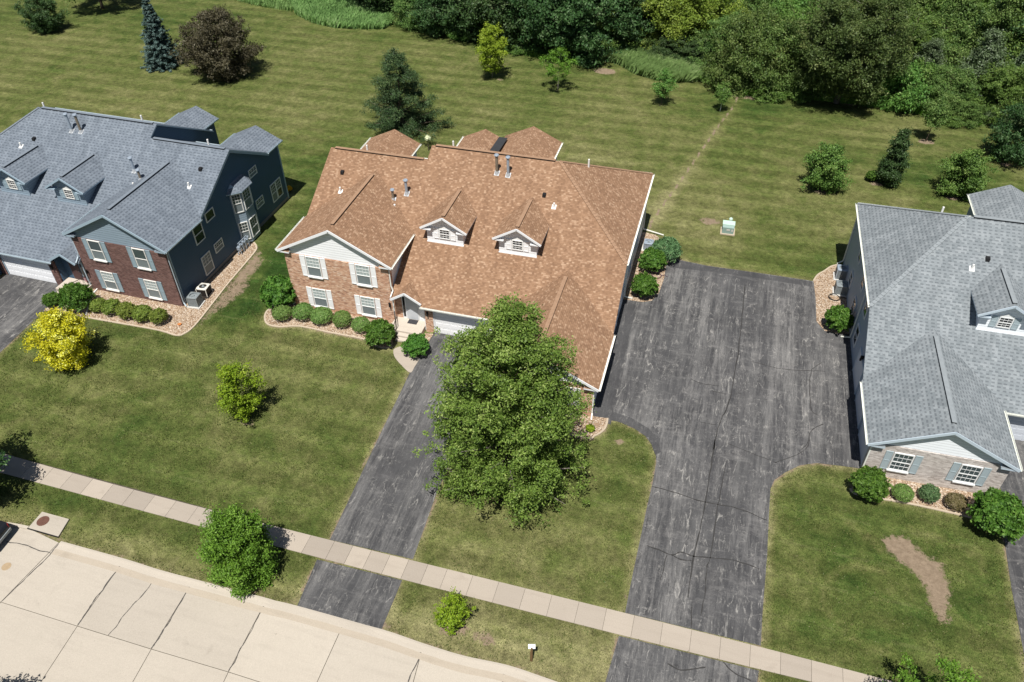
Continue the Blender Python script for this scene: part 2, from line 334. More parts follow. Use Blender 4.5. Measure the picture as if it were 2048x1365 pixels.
def asphalt_mat(name, worn):
    t = NT(name); p = t.pos()
    base = t.ramp(t.noise(p, .35, 5, .65), [(.25, (.036, .0365, .039)), (.75, (.072, .0725, .075))])
    zone = t.ramp(t.noise(t.mapv(p, (.22, .10, 1)), 1.0, 4, .6), [(.36, .12), (.62, 1.)])
    sv = t.math('ADD', t.math('MULTIPLY', t.noise(t.mapv(p, (1.5, .09, 1)), 1.0, 5, .7, .3), .55), t.math('MULTIPLY', t.noise(t.mapv(p, (4.5, .5, 1)), 1.0, 6, .8, .8), .45))
    col = t.mix(t.math('MULTIPLY', t.math('MULTIPLY', t.ramp(sv, [(.44, 0.), (.62, 1.)]), zone), .9*worn), base, (.215, .211, .205))
    sh = t.noise(t.mapv(p, (.5, 1.6, 1)), 1.0, 6, .75, .6)
    col = t.mix(t.math('MULTIPLY', t.ramp(sh, [(.52, 0.), (.70, 1.)]), .45*worn), col, (.195, .19, .185))
    # pale scribbles: worn edges of old surface crazing
    dn = t.n('TexNoise', i={'Vector': p, 'Scale': 1.6, 'Detail': 6.0, 'Roughness': .75})
    dv = t.n('VectorMath', operation='MULTIPLY_ADD', i={0: dn.outputs[1], 1: (.22, .32, 0), 2: p}).outputs[0]
    for sx_, sy_, wd_, amt, seed in ((1.2, .24, .006, .8, 0), (2.4, .42, .009, .5, 5), (.7, 1.5, .005, .5, 9), (4.5, 1.2, .018, .25, 13)):
        nn = t.noise(t.mapv(dv, (sx_, sy_, 1), loc=(seed, seed*2, 0)), 1.0, 2, .5)
        ln = t.ramp(t.math('ABSOLUTE', t.math('SUBTRACT', nn, .5)), [(0.0, 1.), (wd_, .6), (wd_*2.4, 0.)])
        msk = t.ramp(t.noise(t.mapv(p, (.9, .5, 1), loc=(seed, 3, 0)), 1.0, 6, .8), [(.50, 0.), (.60, 1.)])
        col = t.mix(t.math('MULTIPLY', t.math('MULTIPLY', ln, msk), amt*(.35+.65*worn)), col, (.32, .31, .29))
    oil = t.noise(p, .9, 3, .5)
    col = t.mix(t.math('MULTIPLY', t.ramp(oil, [(.70, 0.), (.76, 1.)]), .6), col, (.022, .022, .022))
    blot = t.noise(p, 1.1, 5, .7)
    col = t.mix(t.math('MULTIPLY', t.ramp(blot, [(.54, 0.), (.70, 1.)]), .35), col, (.045, .045, .048))
    col = t.mix(.5, col, t.ramp(t.noise(p, 18, 3, .7), [(.3, .3), (.7, .7)]), 'OVERLAY')
    return t.pbr(col, .88, t.bump(t.noise(p, 40, 2), .25, .01), .2)
def concrete_mat(name, ca, cb, var=.1, stain=(.30, .25, .19)):
    t = NT(name); p = t.pos()
    c = t.mix(t.noise(p, .35, 5, .65), ca, cb)
    r = t.n('ObjectInfo').outputs['Random']
    c = t.mix(1.0, c, t.n('CombineXYZ', i={0: t.math('ADD', 1-var, t.math('MULTIPLY', r, 2*var)), 1: t.math('ADD', 1-var, t.math('MULTIPLY', r, 2*var)), 2: t.math('ADD', 1-var, t.math('MULTIPLY', r, 1.9*var))}).outputs[0], 'MULTIPLY')
    c = t.mix(t.math('MULTIPLY', t.ramp(t.noise(p, .6, 6, .7, .5), [(.58, 0.), (.74, 1.)]), .35), c, stain)
    c = t.mix(t.math('MULTIPLY', t.ramp(t.noise(t.mapv(p, (.25, 2.2, 1), rot=(0, 0, .05)), 1.0, 4, .6), [(.5, 0.), (.8, 1.)]), .25), c, stain)
    spots = t.math('GREATER_THAN', t.noise(p, 3.2, 3, .6), .74)
    c = t.mix(t.math('MULTIPLY', spots, .35), c, (.16, .14, .12))
    c = t.mix(.35, c, t.ramp(t.noise(p, 25, 3, .7), [(.3, .35), (.7, .65)]), 'OVERLAY')
    return t.pbr(c, .85, t.bump(t.noise(p, 30, 3), .15, .01), .2)
def gravel_mat():
    t = NT('river_gravel'); p = t.pos()
    vo = t.n('TexVoronoi', i={'Vector': p, 'Scale': 13.0})
    cs = t.n('SeparateColor', i={0: vo.outputs[1]}).outputs[0]
    c = t.ramp(cs, [(0., (0.221, 0.145, 0.093)), (.35, (0.357, 0.255, 0.170)), (.7, (0.468, 0.365, 0.264)), (1., (0.578, 0.510, 0.425))])
    c = t.mix(t.ramp(vo.outputs[0], [(.45, 0.), (.75, .75)]), c, (.10, .065, .04))
    c = t.mix(.3, c, t.ramp(t.noise(p, 1.1, 4), [(.3, .3), (.7, .7)]), 'SOFT_LIGHT')
    return t.pbr(c, .85, t.bump(t.math('SUBTRACT', 1.0, vo.outputs[0]), .8, .05), .2)
M = {}
M['lawn'] = lawn_mat(); M['asphalt'] = asphalt_mat('worn_asphalt', 1.0); M['asphalt2'] = asphalt_mat('dark_asphalt', .72); M['asphalt3'] = asphalt_mat('fresh_sealcoat', .16)
M['street'] = concrete_mat('street_concrete', (.355, .320, .270), (.41, .370, .315), .085, (.24, .212, .178))
M['walk'] = concrete_mat('walk_concrete', (0.305, 0.267, 0.224), (0.353, 0.310, 0.262), .12, (0.206, 0.172, 0.138))
M['edging'] = concrete_mat('edging_concrete', (0.383, 0.315, 0.238), (0.442, 0.374, 0.289), .05)
M['gravel'] = gravel_mat()
M['joint'] = plain('joint_filler', (.075, .065, .05), .9, .1, var=.4, scale=3)
M['sealant'] = plain('crack_sealant', (.036, .035, .034), .7, .25, var=.4, scale=2)
M['sealant2'] = plain('street_crack_sealant', (.075, .07, .065), .8, .2, var=.5, scale=2)

# ------------------------------------------------------------------ ground sheet
def ground():
    st = .36; x0, x1, y0, y1 = -80., 84., -36., 84.
    xs = np.arange(x0, x1+st, st); ys = np.arange(y0, y1+st, st); X, Y = np.meshgrid(xs, ys); nx, ny = len(xs), len(ys)
    V = np.stack([X.ravel(), Y.ravel(), np.zeros(X.size)], 1)
    i = np.arange(nx*ny).reshape(ny, nx); Q = np.stack([i[:-1, :-1], i[:-1, 1:], i[1:, 1:], i[1:, :-1]], -1).reshape(-1, 4)
    o = npmesh('ground', V, Q, M['lawn']); me = o.data
    soil = np.zeros(X.shape); dry = np.zeros(X.shape); lush = np.zeros(X.shape)
    def soft(poly, w=.5):
        ins = inside_np(X, Y, poly); D = segdist(X, Y, poly+[poly[0]]); return np.where(ins, .5+.5*np.clip(D/w, 0, 1), .5-.5*np.clip(D/w, 0, 1))
    soil = np.maximum(soil, soft(SOIL_R, .75)*1.05); soil = np.maximum(soil, soft(SOIL_B, 1.0)*.86)
    for (px, py), r, a in (((15.54,52.12), 1.6, 1), ((30.94,21.15), 1.3, .72), ((21.33,-22.55), 1.1, .8), ((23.12,-22.73), .9, .7), ((27.61,-7.24), .6, .75), ((25.41,-7.57), .7, .75), ((40.65,29.06), 1.0, .75), ((45.76,31.96), .9, .8), ((51.31,42.36), 1.0, 1.), ((52.49,31.05), .9, .8), ((3.77,46.46), .8, .6), ((11.20,45.11), .6, .6), ((23.44,44.22), .6, .6), ((31.34,49.17), 1.4, .8), ((33.05,48.91), 1.5, .7), ((-29.41,39.15), .9, .6), ((9.40,-23.00), 1.2, .75), ((3.08,-12.08), .9, .6), ((-37.69,39.25), 1.3, .6), ((46.46,-15.21), .6, .75), ((13.85,-17.48), .5, .5), ((17.53,-23.59), .8, .7), ((44.06,50.38), 2.0, .7), ((58.43,39.15), 1.0, .7)):
        soil = np.maximum(soil, a*np.clip(1.15-np.hypot(X-px, (Y-py)*1.5)/r, 0, 1)**.6)
    path = smoothline([(31.59,48.81), (31.34,45.73), (30.26,41.19), (29.19,35.89), (28.14,30.68), (27.04,25.38), (26.08,20.99), (25.65,17.64)], 5)
    pd = segdist(X, Y, path); soil = np.maximum(soil, .66*np.exp(-(pd/.22)**2)); dry += .5*np.exp(-(pd/.8)**2)
    for poly in (DRIVE_A, APRON_A, DRIVE_B, APRON_B, DRIVE_L, DRIVE_R, BED_R, BED_C, BED_W):
        D = segdist(X, Y, poly+[poly[0]]); dry += .75*np.exp(-(D/.32)**2); soil = np.maximum(soil, .60*np.exp(-(D/.26)**2))
    cu = segdist(X, Y, CURB); soil = np.maximum(soil, .5*np.exp(-(cu/.5)**2)); dry += .3*np.exp(-(cu/1.2)**2)
    # sun-baked verge by the street, dry fronts, greener strips in the lee of houses and beds
    dry += .42*np.clip((-12-Y)/8, 0, 1)*np.clip((X-17)/3, 0, 1)*np.clip((33-X)/3, 0, 1)
    dry += .26*np.clip((-21-Y)/2, 0, 1)
    dry += .30*np.exp(-(((X-13)/16)**2+((Y-26)/9)**2)); dry += .22*np.exp(-(((X-38)/14)**2+((Y-24)/8)**2)) + .2*np.exp(-(((X+38)/22)**2+((Y-31)/7)**2))
    lush += .75*np.exp(-((X+3.6)/2.3)**2)*np.clip((Y+6)/5, 0, 1)*np.clip((26-Y)/8, 0, 1)
    lush += .5*np.exp(-(((X+3)/9)**2+((Y-22)/3.5)**2))
    lush += .35*np.exp(-(((X-41)/6)**2+((Y+10)/4)**2)) + .35*np.exp(-(((X-30.5)/2.5)**2+((Y+18.2)/1.2)**2)) + .35*np.exp(-(((X-41)/5)**2+((Y-15)/3)**2))
    lush += .4*np.exp(-(((X-36)/5)**2+((Y-46.5)/2)**2)); lush += .3*np.exp(-(((X-50)/9)**2+((Y-36)/3)**2)) + .25*np.exp(-(((X+60)/20)**2+((Y-52)/5)**2))
    ring = np.abs(np.hypot(X-42.9, (Y+15.4)*1.05)-2.6); dry += .55*np.exp(-(ring/.22)**2)*(X < 43.6)
    arc = segdist(X, Y, smoothline([(41.69,-10.01), (42.77,-10.81), (43.55,-11.48)], 4)); dry += .5*np.exp(-(arc/.2)**2)
    arc = segdist(X, Y, smoothline([(45.34,-9.56), (47.06,-9.99), (48.74,-10.41), (48.94,-11.70)], 4)); dry += .35*np.exp(-(arc/.25)**2)
    for n_, a in (('soil', soil), ('dry', dry), ('lush', lush)):
        at_ = me.attributes.new(n_, 'FLOAT', 'POINT'); at_.data.foreach_set('value', np.clip(a, 0, 1.2).astype(np.float32).ravel())
    tag(o, kind='structure')
    b = MB(); R_ = 700
    for q in (((-R_, -R_), (R_, y0)), ((-R_, y1), (R_, R_)), ((-R_, y0), (x0, y1)), ((x1, y0), (R_, y1))):
        b.poly([(q[0][0], q[0][1], 0), (q[1][0], q[0][1], 0), (q[1][0], q[1][1], 0), (q[0][0], q[1][1], 0)])
    f = b.build('far_ground', M['lawn'], None, recalc=False); tag(f, kind='structure')
ground()
for pts, z in ((DRIVE_B, .016), ):
    big_drive = tag(sheet('shared_driveway', pts, z, .06, M['asphalt']), kind='structure')
drive_a = tag(sheet('driveway', DRIVE_A, .014, .06, M['asphalt2']), kind='structure')
tag(sheet('driveway_apron', APRON_A, .014, .06, M['asphalt2']), kind='structure')
apron_b = tag(sheet('driveway_apron', APRON_B, .014, .06, M['asphalt']), kind='structure')
tag(sheet('driveway', DRIVE_L, .014, .06, M['asphalt']), kind='structure')
tag(sheet('driveway', DRIVE_R, .014, .06, M['asphalt']), kind='structure')
tag(sheet('front_walk', smoothline(WALK, 4, True), .03, .06, M['walk']), kind='structure')
def c8(x, y): return None
for pts in ([(25.25, -5.6), (26.75, -5.9), (26.55, -2.0), (26.45, 3.0), (26.5, 7.2), (25.25, 7.8)], [(28.10,13.35), (28.39,14.33), (31.31,14.05), (35.63,14.11), (39.77,14.07), (39.80,13.38), (35.66,13.40), (31.37,13.33), (28.34,13.04)], [(25.61,-5.55), (27.18,-5.51), (28.27,-5.82), (29.15,-6.33), (29.63,-6.96), (29.97,-7.76), (30.32,-7.44), (29.98,-6.42), (29.27,-5.60), (27.96,-4.92), (26.84,-4.74), (25.82,-4.82)]):
    sheet('sealcoat_band', pts, .0168+.0009*(len(pts)//5), .0005, M['asphalt3'], big_drive)
CR = [ # sealed cracks on the shared drive
 ([(33.58,-5.44), (33.45,-10.65), (33.17,-14.76), (33.10,-17.52)], .10), ([(34.41,-7.46), (34.20,-10.76), (34.08,-14.51), (33.92,-15.27), (34.00,-16.67), (33.92,-18.41)], .07),
 ([(30.12,-10.37), (31.58,-10.49), (33.39,-10.74), (35.41,-10.70), (37.04,-11.12)], .09), ([(30.48,-14.76), (31.86,-14.98), (32.43,-14.69), (33.17,-14.76), (35.39,-14.46), (36.81,-14.65)], .09),
 ([(31.86,-14.98), (32.48,-15.17), (33.06,-15.09)], .09), ([(33.37,-18.04), (33.50,-19.27)], .07), ([(31.64,-15.04), (31.56,-16.78)], .05),
 ([(37.39,-6.44), (39.07,-5.07), (39.60,-3.81)], .05), ([(34.41,-5.58), (36.18,-6.06), (37.52,-6.43)], .05),
 ([(34.52,12.25), (34.52,5.07), (34.28,-1.09), (33.73,-4.09), (33.56,-6.34)], .09), ([(35.46,2.97), (36.52,2.76), (38.05,2.71), (40.58,3.23)], .06),
 ([(39.67,3.15), (39.56,1.11), (39.66,-0.93), (40.03,-1.41)], .06), ([(39.67,3.15), (40.39,4.13)], .05), ([(40.41,-2.15), (39.65,-3.02), (39.46,-4.03), (39.01,-4.87)], .06),
 ([(33.07,-0.89), (33.98,-0.94)], .06), ([(31.46,-0.03), (32.21,-0.36), (33.43,-0.26)], .05), ([(32.57,-4.13), (33.53,-4.07)], .05)]
def wiggle(pts, amp=.06, step=.35):
    out = []; P = smoothline(pts, 8)
    for i, (x, y) in enumerate(P):
        out.append((x+amp*noise.noise((x*1.7, y*1.7, 3)), y+amp*noise.noise((x*1.7, y*1.7, 9))))
    return out
for pts, wd in CR:
    P = wiggle(pts); strip('sealed_crack', P, [wd*(.4+.7*RNG.random()) for _ in P], .012, .0195, M['sealant'], big_drive)
for pts in ([(32.52,-21.60), (33.23,-21.70), (34.42,-21.26)], [(35.28,-20.73), (35.83,-21.15), (36.68,-21.37)]):
    P = wiggle(pts); strip('sealed_crack', P, [.05+.04*RNG.random() for _ in P], .01, .0175, M['sealant'], apron_b)

# ------------------------------------------------------------------ sidewalk, each slab its own piece
sw = empty('sidewalk'); tag(sw, kind='structure')
ux = np.polyfit([p[0] for p in U_PX], [p[1] for p in U_PX], 3); lx = np.polyfit([p[0] for p in L_PX], [p[1] for p in L_PX], 3)
fu = lambda x: float(np.polyval(ux, min(max(x, -14), 46))); fl = lambda x: float(np.polyval(lx, min(max(x, -14), 46)))
x = -16.0; k = 0
sheet('slab_bed', [(-16, fl(-16)+.01), (10, fl(10)+.01), (25, fl(25)+.01), (47, fl(47)+.01), (47, fu(47)-.01), (25, fu(25)-.01), (10, fu(10)-.01), (-16, fu(-16)-.01)], .012, .05, M['joint'], sw)
while x < 47:
    wd = 1.52 if not (11.5 < x < 19) else 1.16
    g = .008; a, b = x+g, x+wd-g
    sheet('slab', [(a, fl(a)), (b, fl(b)), (b, fu(b)), (a, fu(a))], .034+.004*RNG.random(), .04, M['walk'], sw); x += wd

# ------------------------------------------------------------------ street: concrete slabs between joints
street = empty('street'); tag(street, kind='structure')
perp = Vector((.08, -1.0)).normalized()
outer = [(t_[1][0]+perp.x*4.3, t_[1][1]+perp.y*4.3) for t_ in TRANS]
outer2 = [(t_[1][0]+perp.x*9, t_[1][1]+perp.y*9) for t_ in TRANS]
sheet('joint_bed', [t_[0] for t_ in TRANS] + outer2[::-1], .008, .05, M['joint'], street)
def shrink(P, d=.022):
    cx = sum(p[0] for p in P)/len(P); cy = sum(p[1] for p in P)/len(P); o = []
    for p in P:
        v = Vector((cx-p[0], cy-p[1])); v.normalize(); o.append((p[0]+v.x*d, p[1]+v.y*d))
    return o
for i in range(len(TRANS)-1):
    (a0, a1), (b0, b1) = TRANS[i], TRANS[i+1]
    mids = [p for p in CURB if a0[0]+.3 < p[0] < b0[0]-.3]
    sheet('slab', shrink([a1, b1, b0] + mids[::-1] + [a0]), .022, .03, M['street'], street)
    sheet('slab', shrink([outer[i], outer[i+1], b1, a1]), .022, .03, M['street'], street)
    sheet('slab', shrink([outer2[i], outer2[i+1], outer[i+1], outer[i]]), .022, .03, M['street'], street)
for pts, wd in (([(4.13,-23.75), (4.16,-25.12), (3.94,-26.06), (3.91,-27.11), (3.84,-27.81)], .045), ([(-5.69,-24.31), (-4.33,-24.26), (-3.44,-24.37), (-2.68,-24.34)], .045), ([(-2.64,-23.66), (-2.64,-24.43), (-2.82,-25.85), (-3.14,-27.68)], .05),
                ([(1.77,-23.71), (1.76,-25.58), (1.80,-26.90), (1.87,-27.76)], .06), ([(6.35,-23.80), (6.45,-25.81), (6.51,-26.82), (6.47,-27.87)], .06), ([(10.90,-23.81), (11.00,-24.93), (11.01,-26.25), (11.02,-27.91)], .04), ([(20.11,-23.96), (20.12,-25.03), (20.07,-26.02)], .05), ([(24.59,-23.97), (24.65,-24.92)], .05)):
    P = wiggle(pts, .10); strip('sealed_crack', P, [wd*(.6+.9*RNG.random()) for _ in P], .012, .0262, M['sealant2'], street)
# rolled kerb with a lowered lip at the drives
kp = smoothline(CURB[4:], 5); kb = MB()
def kh(x, y): return .03 if (11.0 < x < 17.6 or 29 < x < 38) else .085
for (x, y) in kp:
    i = kp.index((x, y)); a = Vector(kp[max(i-1, 0)]); c = Vector(kp[min(i+1, len(kp)-1)]); d = (c-a).normalized(); n_ = Vector((d.y, -d.x)); h = kh(x, y)
    for off, z in ((-.06, -.02), (-.06, h), (.05, h+.004), (.22, .026+.45*(h-.026)), (.42, .0265)):
        kb.v.append((x+n_.x*off, y+n_.y*off, z))
for i in range(len(kp)-1):
    for j in range(4): kb.f.append((i*5+j, i*5+j+1, i*5+5+j+1, i*5+5+j)); kb.mi.append(0)
ko = kb.build('kerb', M['street'], None, recalc=False)
for p in ko.data.polygons:
    if p.normal.z < -1e-4: p.flip()
tag(ko, kind='structure')
gl = []
for i, (x, y) in enumerate(kp):
    a = Vector(kp[max(i-1, 0)]); c = Vector(kp[min(i+1, len(kp)-1)]); d = (c-a).normalized(); gl.append((x+d.y*.62, y-d.x*.62))
strip('gutter_pan', gl, [.34+.05*RNG.random() for _ in gl], .01, .0275, concrete_mat('gutter_concrete', (.33, .285, .225), (.40, .35, .285), .03, (.17, .14, .105)), ko)
kb2 = strip('kerb', smoothline(CURB[:3], 4), .2, -.02, .09, M['street']); tag(kb2, kind='structure')

# ------------------------------------------------------------------ gravel beds and their edging
def bed(name, pts, edge, z=.035):
    o = tag(sheet(name, pts, z, .05, M['gravel']), kind='structure')
    if edge: strip('edging', smoothline(edge, 3), .13, -.01, z+.03, M['edging'], o)
    return o
bed('gravel_bed', BED_C, BED_C[:12]); bed('gravel_bed', BED_E, None); bed('gravel_bed', BED_S, None); bed('gravel_bed', BED_W, BED_W[1:7])
bed('gravel_bed', BED_B, BED_B[5:]); bed('gravel_bed', BED_R, BED_R[:7]); bed('gravel_bed', BED_T, BED_T[:5])
# ------------------------------------------------------------------ houses
M['glass'] = plain('window_glass', (.055, .075, .08), .06, .6, var=.35, scale=1.2)
M['glass_dark'] = plain('dark_window_glass', (.012, .016, .02), .05, .5, var=.3, scale=1.2)
M['blind'] = plain('blind_behind_glass', (.36, .42, .42), .12, .6, var=.15, scale=1.0)
M['screen'] = plain('insect_screen', (.16, .19, .20), .4, .4, var=.15, scale=1.0)
M['galv'] = plain('galvanised_steel', (.34, .40, .47), .45, .5, .3, var=.15)
M['rustpipe'] = plain('stained_flue', (.20, .17, .13), .6, .4, .2, var=.5, scale=5)
M['flash'] = plain('dull_flashing', (.42, .44, .46), .5, .4, .2, var=.15)
M['pvc'] = plain('white_pvc', (.72, .72, .70), .5, .4, var=.05)
M['black'] = plain('black_plastic', (.012, .012, .013), .6, .3, var=.3)
M['rubber'] = plain('roof_membrane', (.035, .037, .04), .6, .3, var=.3, scale=1.0)
M['rail'] = plain('brown_wrought_iron', (.035, .022, .018), .55, .4, var=.2)
M['mat'] = plain('doormat_fibre', (.045, .045, .05), .95, .1, var=.4, scale=20)
M['foundation'] = plain('foundation_concrete', (.23, .215, .2), .9, .1, var=.2)
M['wood'] = plain('weathered_deck', (.24, .18, .13), .8, .2, var=.3)
M['stoop'] = concrete_mat('stoop_concrete', (.44, .39, .33), (.50, .45, .385), .03, (.27, .23, .19))
white = (.70, .71, .72)
SETS = dict(
 tan=dict(roof=shingle('tan_shingles', [(0., (0.201, 0.119, 0.073)), (.45, (0.245, 0.147, 0.089)), (.75, (0.273, 0.166, 0.103)), (.88, (0.310, 0.197, 0.127)), (1., (0.368, 0.249, 0.165))], .17, .135, patch=.06),
   cap=plain('tan_ridge_cap', (.285, .182, .118), .9, .1, var=.25, scale=4), brick=brick('orange_brick', [(0., (.26, .13, .085)), (.15, (.44, .235, .15)), (.6, (.56, .325, .215)), (.85, (.64, .43, .30)), (1., (.68, .52, .40))], (.50, .40, .31)),
   siding=siding('white_siding', (.80, .82, .84), dark=.32), trim=plain('white_trim', (.76, .78, .80), .5, .3, var=.04), gutter=plain('white_gutter', (.74, .75, .70), .45, .4, var=.05), shutter=plain('white_shutter', (.80, .81, .82), .5, .3, var=.05),
   door=plain('white_garage_door', (.82, .83, .84), .5, .3, var=.04), entry=plain('pale_grey_door', (.50, .53, .56), .5, .3, var=.04), frame=plain('white_window_frame', (.76, .77, .76), .45, .4, var=.04)),
 blue=dict(roof=shingle('slate_shingles', [(0., (.128, .152, .182)), (.5, (.146, .172, .205)), (1., (.168, .196, .230))], .36, .25, .42, (.045, .056, .072), .05),
   cap=plain('slate_ridge_cap', (.16, .188, .22), .9, .1, var=.15, scale=4), brick=brick('dark_red_brick', [(0., (.10, .052, .046)), (.5, (.150, .080, .070)), (1., (.21, .122, .107))], (.20, .155, .14)),
   siding=siding('slate_blue_siding', (.052, .102, .165), dark=.4), trim=plain('blue_grey_trim', (.30, .39, .46), .5, .3, var=.06), gutter=plain('blue_grey_gutter', (.40, .48, .53), .45, .4, var=.06), shutter=plain('blue_grey_shutter', (.255, .335, .38), .5, .3, var=.08),
   door=plain('white_garage_door_two', (.80, .82, .85), .5, .3, var=.04), entry=plain('dark_entry_door', (.06, .03, .03), .5, .3, var=.1), frame=plain('white_window_frame_two', (.72, .72, .69), .45, .4, var=.05), gable=siding('pale_blue_gable_siding', (.22, .285, .345))),
 grey=dict(roof=shingle('grey_shingles', [(0., (.170, .193, .207)), (.5, (.198, .222, .237)), (1., (.235, .26, .275))], .36, .25, .40, (.065, .074, .085), .08),
   cap=plain('grey_ridge_cap', (.225, .25, .265), .9, .1, var=.2, scale=4), brick=brick('grey_brick', [(0., (.34, .30, .275)), (.5, (.47, .43, .40)), (1., (.60, .56, .525))], (.52, .485, .455)),
   siding=siding('pale_blue_siding', (.29, .36, .45)), trim=plain('pale_blue_trim', (.45, .53, .60), .5, .3, var=.05), gutter=plain('cream_gutter', (.70, .72, .66), .45, .4, var=.05), shutter=plain('grey_blue_shutter', (.33, .40, .43), .5, .3, var=.08),
   door=plain('pale_garage_door', (.56, .60, .66), .5, .3, var=.04), entry=plain('pale_door', (.45, .49, .53), .5, .3, var=.05), frame=plain('pale_window_frame', (.68, .70, .70), .45, .4, var=.05), gable=siding('white_gable_siding', (.78, .82, .86), dark=.32)))

class House:
    def __init__(s, name, label, loc, rz, mir, mats, xs, yF2=-5.734, zwd=0.0, xa=19.21):
        s.root = empty(name, (*loc, 0), rz); tag(s.root, label, 'house'); s.k = mir; s.M = dict(M, **mats)
        s.M.setdefault('gable', s.M['siding'])
        s.xs, s.yF2, s.zw, s.xa = xs, yF2, 2.817+zwd, xa; s.lab = label
    def mb(s): return MB(s.k)
    def put(s, b, name, mat, parent=None):
        mats = mat if isinstance(mat, list) else [mat]
        return b.build(name, [s.M[q] if isinstance(q, str) else q for q in mats], parent or s.root)
    def fp(s, y): return 2.752+.561*(y+.175)
    def yz(s, z): return -.175+(z-2.752)/.561
    # a window: frame mesh with sub-part panes. O bottom-left corner on the wall face, U along the wall, N outwards
    def window(s, O, U, N, w, h, up='blind', low='screen', munt=(4, 3), munt_low=None, sash=True, sill=True, parent=None, name='window', fr=.07):
        b = s.mb(); O = Vector(O); U = Vector(U).normalized(); N = Vector(N).normalized(); pr = .07
        for a in ((0, fr, 0, h), (w-fr, w, 0, h), (fr, w-fr, h-fr, h), (fr, w-fr, 0, fr)): b.obox(O, U, N, a[0], a[1], a[2], a[3], 0, pr)
        if sash: b.obox(O, U, N, fr, w-fr, h*.48-.03, h*.48+.03, .0, pr-.006)
        def grid(z0, z1, nx_, nz_, d):
            for i in range(1, nx_): uu = fr+(w-2*fr)*i/nx_; b.obox(O, U, N, uu-.011, uu+.011, z0, z1, .02, d)
            for j in range(1, nz_): zz = z0+(z1-z0)*j/nz_; b.obox(O, U, N, fr, w-fr, zz-.011, zz+.011, .02, d-.003)
        if munt: grid(h*.48+.03 if sash else fr, h-fr, munt[0], munt[1], .05)
        if munt_low and sash: grid(fr, h*.48-.03, munt_low[0], munt_low[1], .05)
        if sill: b.obox(O, U, N, -.05, w+.05, -.09, -.002, 0, .13)
        f = s.put(b, name, 'frame', parent)
        q = s.mb(); q.obox(O, U, N, fr, w-fr, (h*.48+.03) if sash else fr, h-fr, .004, .03); s.put(q, 'pane', up, f)
        if sash: q = s.mb(); q.obox(O, U, N, fr, w-fr, fr, h*.48-.03, .004, .026); s.put(q, 'pane', low, f)
        return f
    def shutter(s, O, U, N, u0, u1, z0, z1, parent=None):
        b = s.mb(); b.obox(O, U, N, u0, u1, z0, z1, .004, .04)
        for a in ((u0, u0+.05, z0, z1), (u1-.05, u1, z0, z1)): b.obox(O, U, N, a[0], a[1], a[2], a[3], .04, .058)
        for z in (z0, (z0+z1)/2-.04, z1-.07): b.obox(O, U, N, u0+.05, u1-.05, z, z+.07, .04, .055)
        return s.put(b, 'shutter', 'shutter', parent)
    def ridge(s, a, b, cap='cap', parent=None):
        a = Vector(a); b = Vector(b); z = Vector((0, 0, .015))
        q = s.mb(); q.beam(a+z, b+z, .27, .05, 1); q.beam(a+z+Vector((0, 0, .035)), b+z+Vector((0, 0, .035)), .27, .02, 0)
        return s.put(q, 'ridge_vent', [cap, 'black'], parent)
    def hipcap(s, a, b):
        a = Vector(a); b = Vector(b); n = max(2, int((b-a).length/.28)); q = s.mb()
        for i in range(n):
            p = a.lerp(b, i/n); r = a.lerp(b, (i+.96)/n); q.beam(p+Vector((0, 0, .004)), r+Vector((0, 0, .012)), .26, .024)
        return s.put(q, 'hip_cap', 'cap')
    def gutter(s, a, b, out, name='gutter'):
        """open K-style gutter: floor, back and front lip. out = unit vector away from the house"""
        a = Vector(a); b = Vector(b); o = Vector(out); q = s.mb(); d = b-a
        sec = [(0, 0), (0, -.12), (.11, -.12), (.13, .0), (.11, .0), (.095, -.10), (.015, -.10), (.015, 0)]
        q.prism([a+o*u+Vector((0, 0, z)) for u, z in sec], d); return s.put(q, name, 'gutter')
    def downspout(s, pts, r=.045):
        b = s.mb()
        for p, q in zip(pts[:-1], pts[1:]):
            b.beam(p, q, .085, .07, 0, (0, 1, 0) if abs(Vector(q).z-Vector(p).z) > .6 else (0, 0, 1))
        return s.put(b, 'downspout', 'gutter')
    def flue(s, x, y, h, r=.11, mat='galv', cap=True):
        z = s.fp(y); b = s.mb(); b.cyl(x, y, z-.1, z+h, r, 12); f = s.put(b, 'flue_pipe', mat)
        b = s.mb(); sl_ = .561
        b.prism([(x-.2, y-.2, z-.2*sl_+.03), (x+.2, y-.2, z-.2*sl_+.03), (x+.2, y+.2, z+.2*sl_+.03), (x-.2, y+.2, z+.2*sl_+.03)], (0, 0, -.05))
        b.cyl(x, y, z-.05, z+.2, r+.07, 12, 0, r+.015); s.put(b, 'flashing', 'flash', f)
        if cap:
            b = s.mb(); b.cyl(x, y, z+h+.05, z+h+.12, r+.09, 12, 0, r+.05); b.cyl(x, y, z+h-.04, z+h+.05, r+.035, 12); s.put(b, 'rain_cap', 'galv', f)
    def vent(s, x, y, h=.45, back=None):
        z = s.fp(y) if back is None else back; b = s.mb(); b.cyl(x, y, z-.1, z+h, .075, 10); f = s.put(b, 'vent_pipe', 'pvc')
        if back is None:
            b = s.mb(); b.prism([(x-.17, y-.17, z-.17*.561+.025), (x+.17, y-.17, z-.17*.561+.025), (x+.17, y+.17, z+.17*.561+.025), (x-.17, y+.17, z+.17*.561+.025)], (0, 0, -.04)); s.put(b, 'flashing', 'pvc', f)
    def hood(s, x, y):
        z = s.fp(y); b = s.mb()
        b.prism([(x-.13, y-.16, z-.05), (x-.13, y+.16, z+.05), (x-.13, y+.12, z+.22), (x-.13, y-.12, z+.17)], (.26, 0, 0)); s.put(b, 'roof_vent_hood', 'black')
